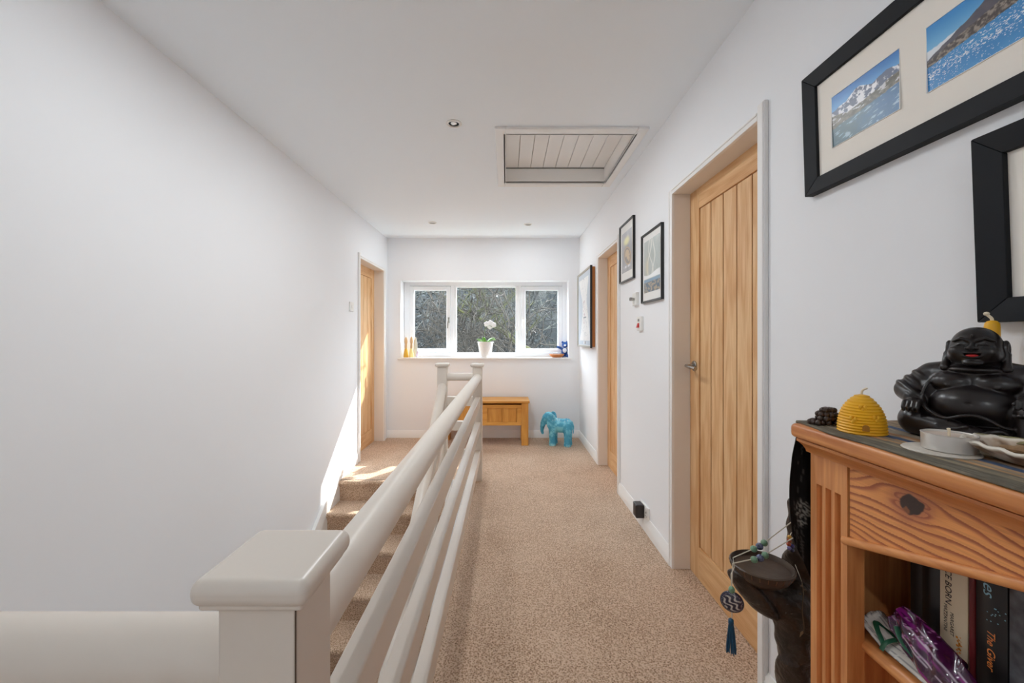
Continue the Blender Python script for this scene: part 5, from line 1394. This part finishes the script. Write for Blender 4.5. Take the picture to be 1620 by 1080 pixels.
        mb.mi = g.choice((0, 0, 1, 2)); mb.tube(q, [.024, .021, .018, .014, .008], 3, cap=False)
        for w in range(2):
            a = q[g.randrange(1, 4)]; mb.tube([a, a+Vector((g.gauss(0, .3), g.gauss(0, .2), g.gauss(.2, .25)))], [.014, .007], 3, cap=False)
    tag(mb.build('twig_thicket', [mat('twig_pale', (86, 86, 80), .9), mat('twig_olive', (42, 45, 34), .9), mat('twig_brown', (38, 33, 30), .9)], None, sharp=0, fixn=False), 'thicket of thin bare twigs on the wooded bank', 'undergrowth', kind='stuff')
    mb = MB()
    for k in range(9000):
        cl = g.random(); x = g.uniform(-12, 8); y = g.uniform(14, 25); v = (y-7)/34
        if vnoise(np.array(x*.35), np.array(y*.4), 151) < (.18 if x < -1.5 else .42): continue
        z = -2.8+15.5*float(sstep(.10, .95, np.array(v)))+g.uniform(0, 1.6)
        p = Vector((x, y, z)); a = Vector((g.gauss(0, 1), g.gauss(0, 1), g.gauss(0, 1))).normalized()*g.uniform(.05, .13); b_ = a.orthogonal().normalized()*g.uniform(.03, .07)
        mb.mi = g.choice((0, 0, 1)); mb._f([mb.bm.verts.new(q) for q in (p-a, p+b_, p+a, p-b_)])
    tag(mb.build('evergreen_leaves', [mat('evergreen_dark', (5, 14, 16), .6), mat('evergreen_mid', (20, 31, 28), .6)], None, sharp=0, fixn=False), 'dark evergreen foliage covering the wooded bank', 'foliage', kind='stuff')
outside()
# ================================================================== LIGHT AND CAMERA
W = bpy.data.worlds.new('World'); S.world = W; W.use_nodes = True
bg = W.node_tree.nodes['Background']; bg.inputs['Color'].default_value = (.78, .9, 1, 1); bg.inputs['Strength'].default_value = 9.0
def light(kind, name, energy, loc, direction, color=(1, 1, 1), **kw):
    l = bpy.data.lights.new(name, kind); l.energy = energy; l.color = color
    for k, v in kw.items(): setattr(l, k, v)
    o = bpy.data.objects.new(name, l); COL.objects.link(o); o.location = loc
    o.rotation_euler = Vector(direction).to_track_quat('-Z', 'Y').to_euler(); return o
SUN_DIR = (-.79, -1.0, -.907)
light('SUN', 'sun', 9.0, (8, 12, 9), SUN_DIR, (1, .96, .9), angle=R(.5))
p = light('AREA', 'back_window_portal', 1, (-.27, 5.24, 1.44), (0, -1, 0), shape='RECTANGLE', size=2.05, size_y=.95); p.data.cycles.is_portal = True
for k, (lx, ly) in enumerate(LAMPS):
    light('AREA', 'downlight_lamp', 3.2 if ly > 4 else 11 if ly > 2 else 4.6 if ly > 0 else 9, (lx, ly, ZC-.012), (0, 0, -1), (.92, .97, 1), shape='DISK', size=.05)  # lamps over the stairwell and behind the viewpoint are added fill
light('AREA', 'hall_fill', 70, (-.87, -2.5, -1.42), (0, 1, .5), (.93, .97, 1), shape='RECTANGLE', size=1.0, size_y=1.9)  # added fill from below, aimed up to lift the ceiling
S.cycles.max_bounces = 14; S.cycles.diffuse_bounces = 8; S.cycles.transparent_max_bounces = 16
S.cycles.caustics_reflective = False; S.cycles.caustics_refractive = False; S.cycles.sample_clamp_indirect = 8
cam = bpy.data.cameras.new('camera'); co = bpy.data.objects.new('camera', cam); COL.objects.link(co); S.camera = co
co.location = (0, 0, CZ); co.rotation_euler = (R(90), 0, 0)
cam.sensor_fit = 'HORIZONTAL'; cam.sensor_width = 36; cam.lens = F*36/1620
cam.shift_x = (810-VX)/1620; cam.shift_y = -(540-VY)/1620; cam.clip_start = .01; cam.clip_end = 200
vs = S.view_settings; vs.view_transform = 'Standard'; vs.look = 'None'; vs.gamma = 1; vs.use_curve_mapping = False; vs.exposure = 0.27
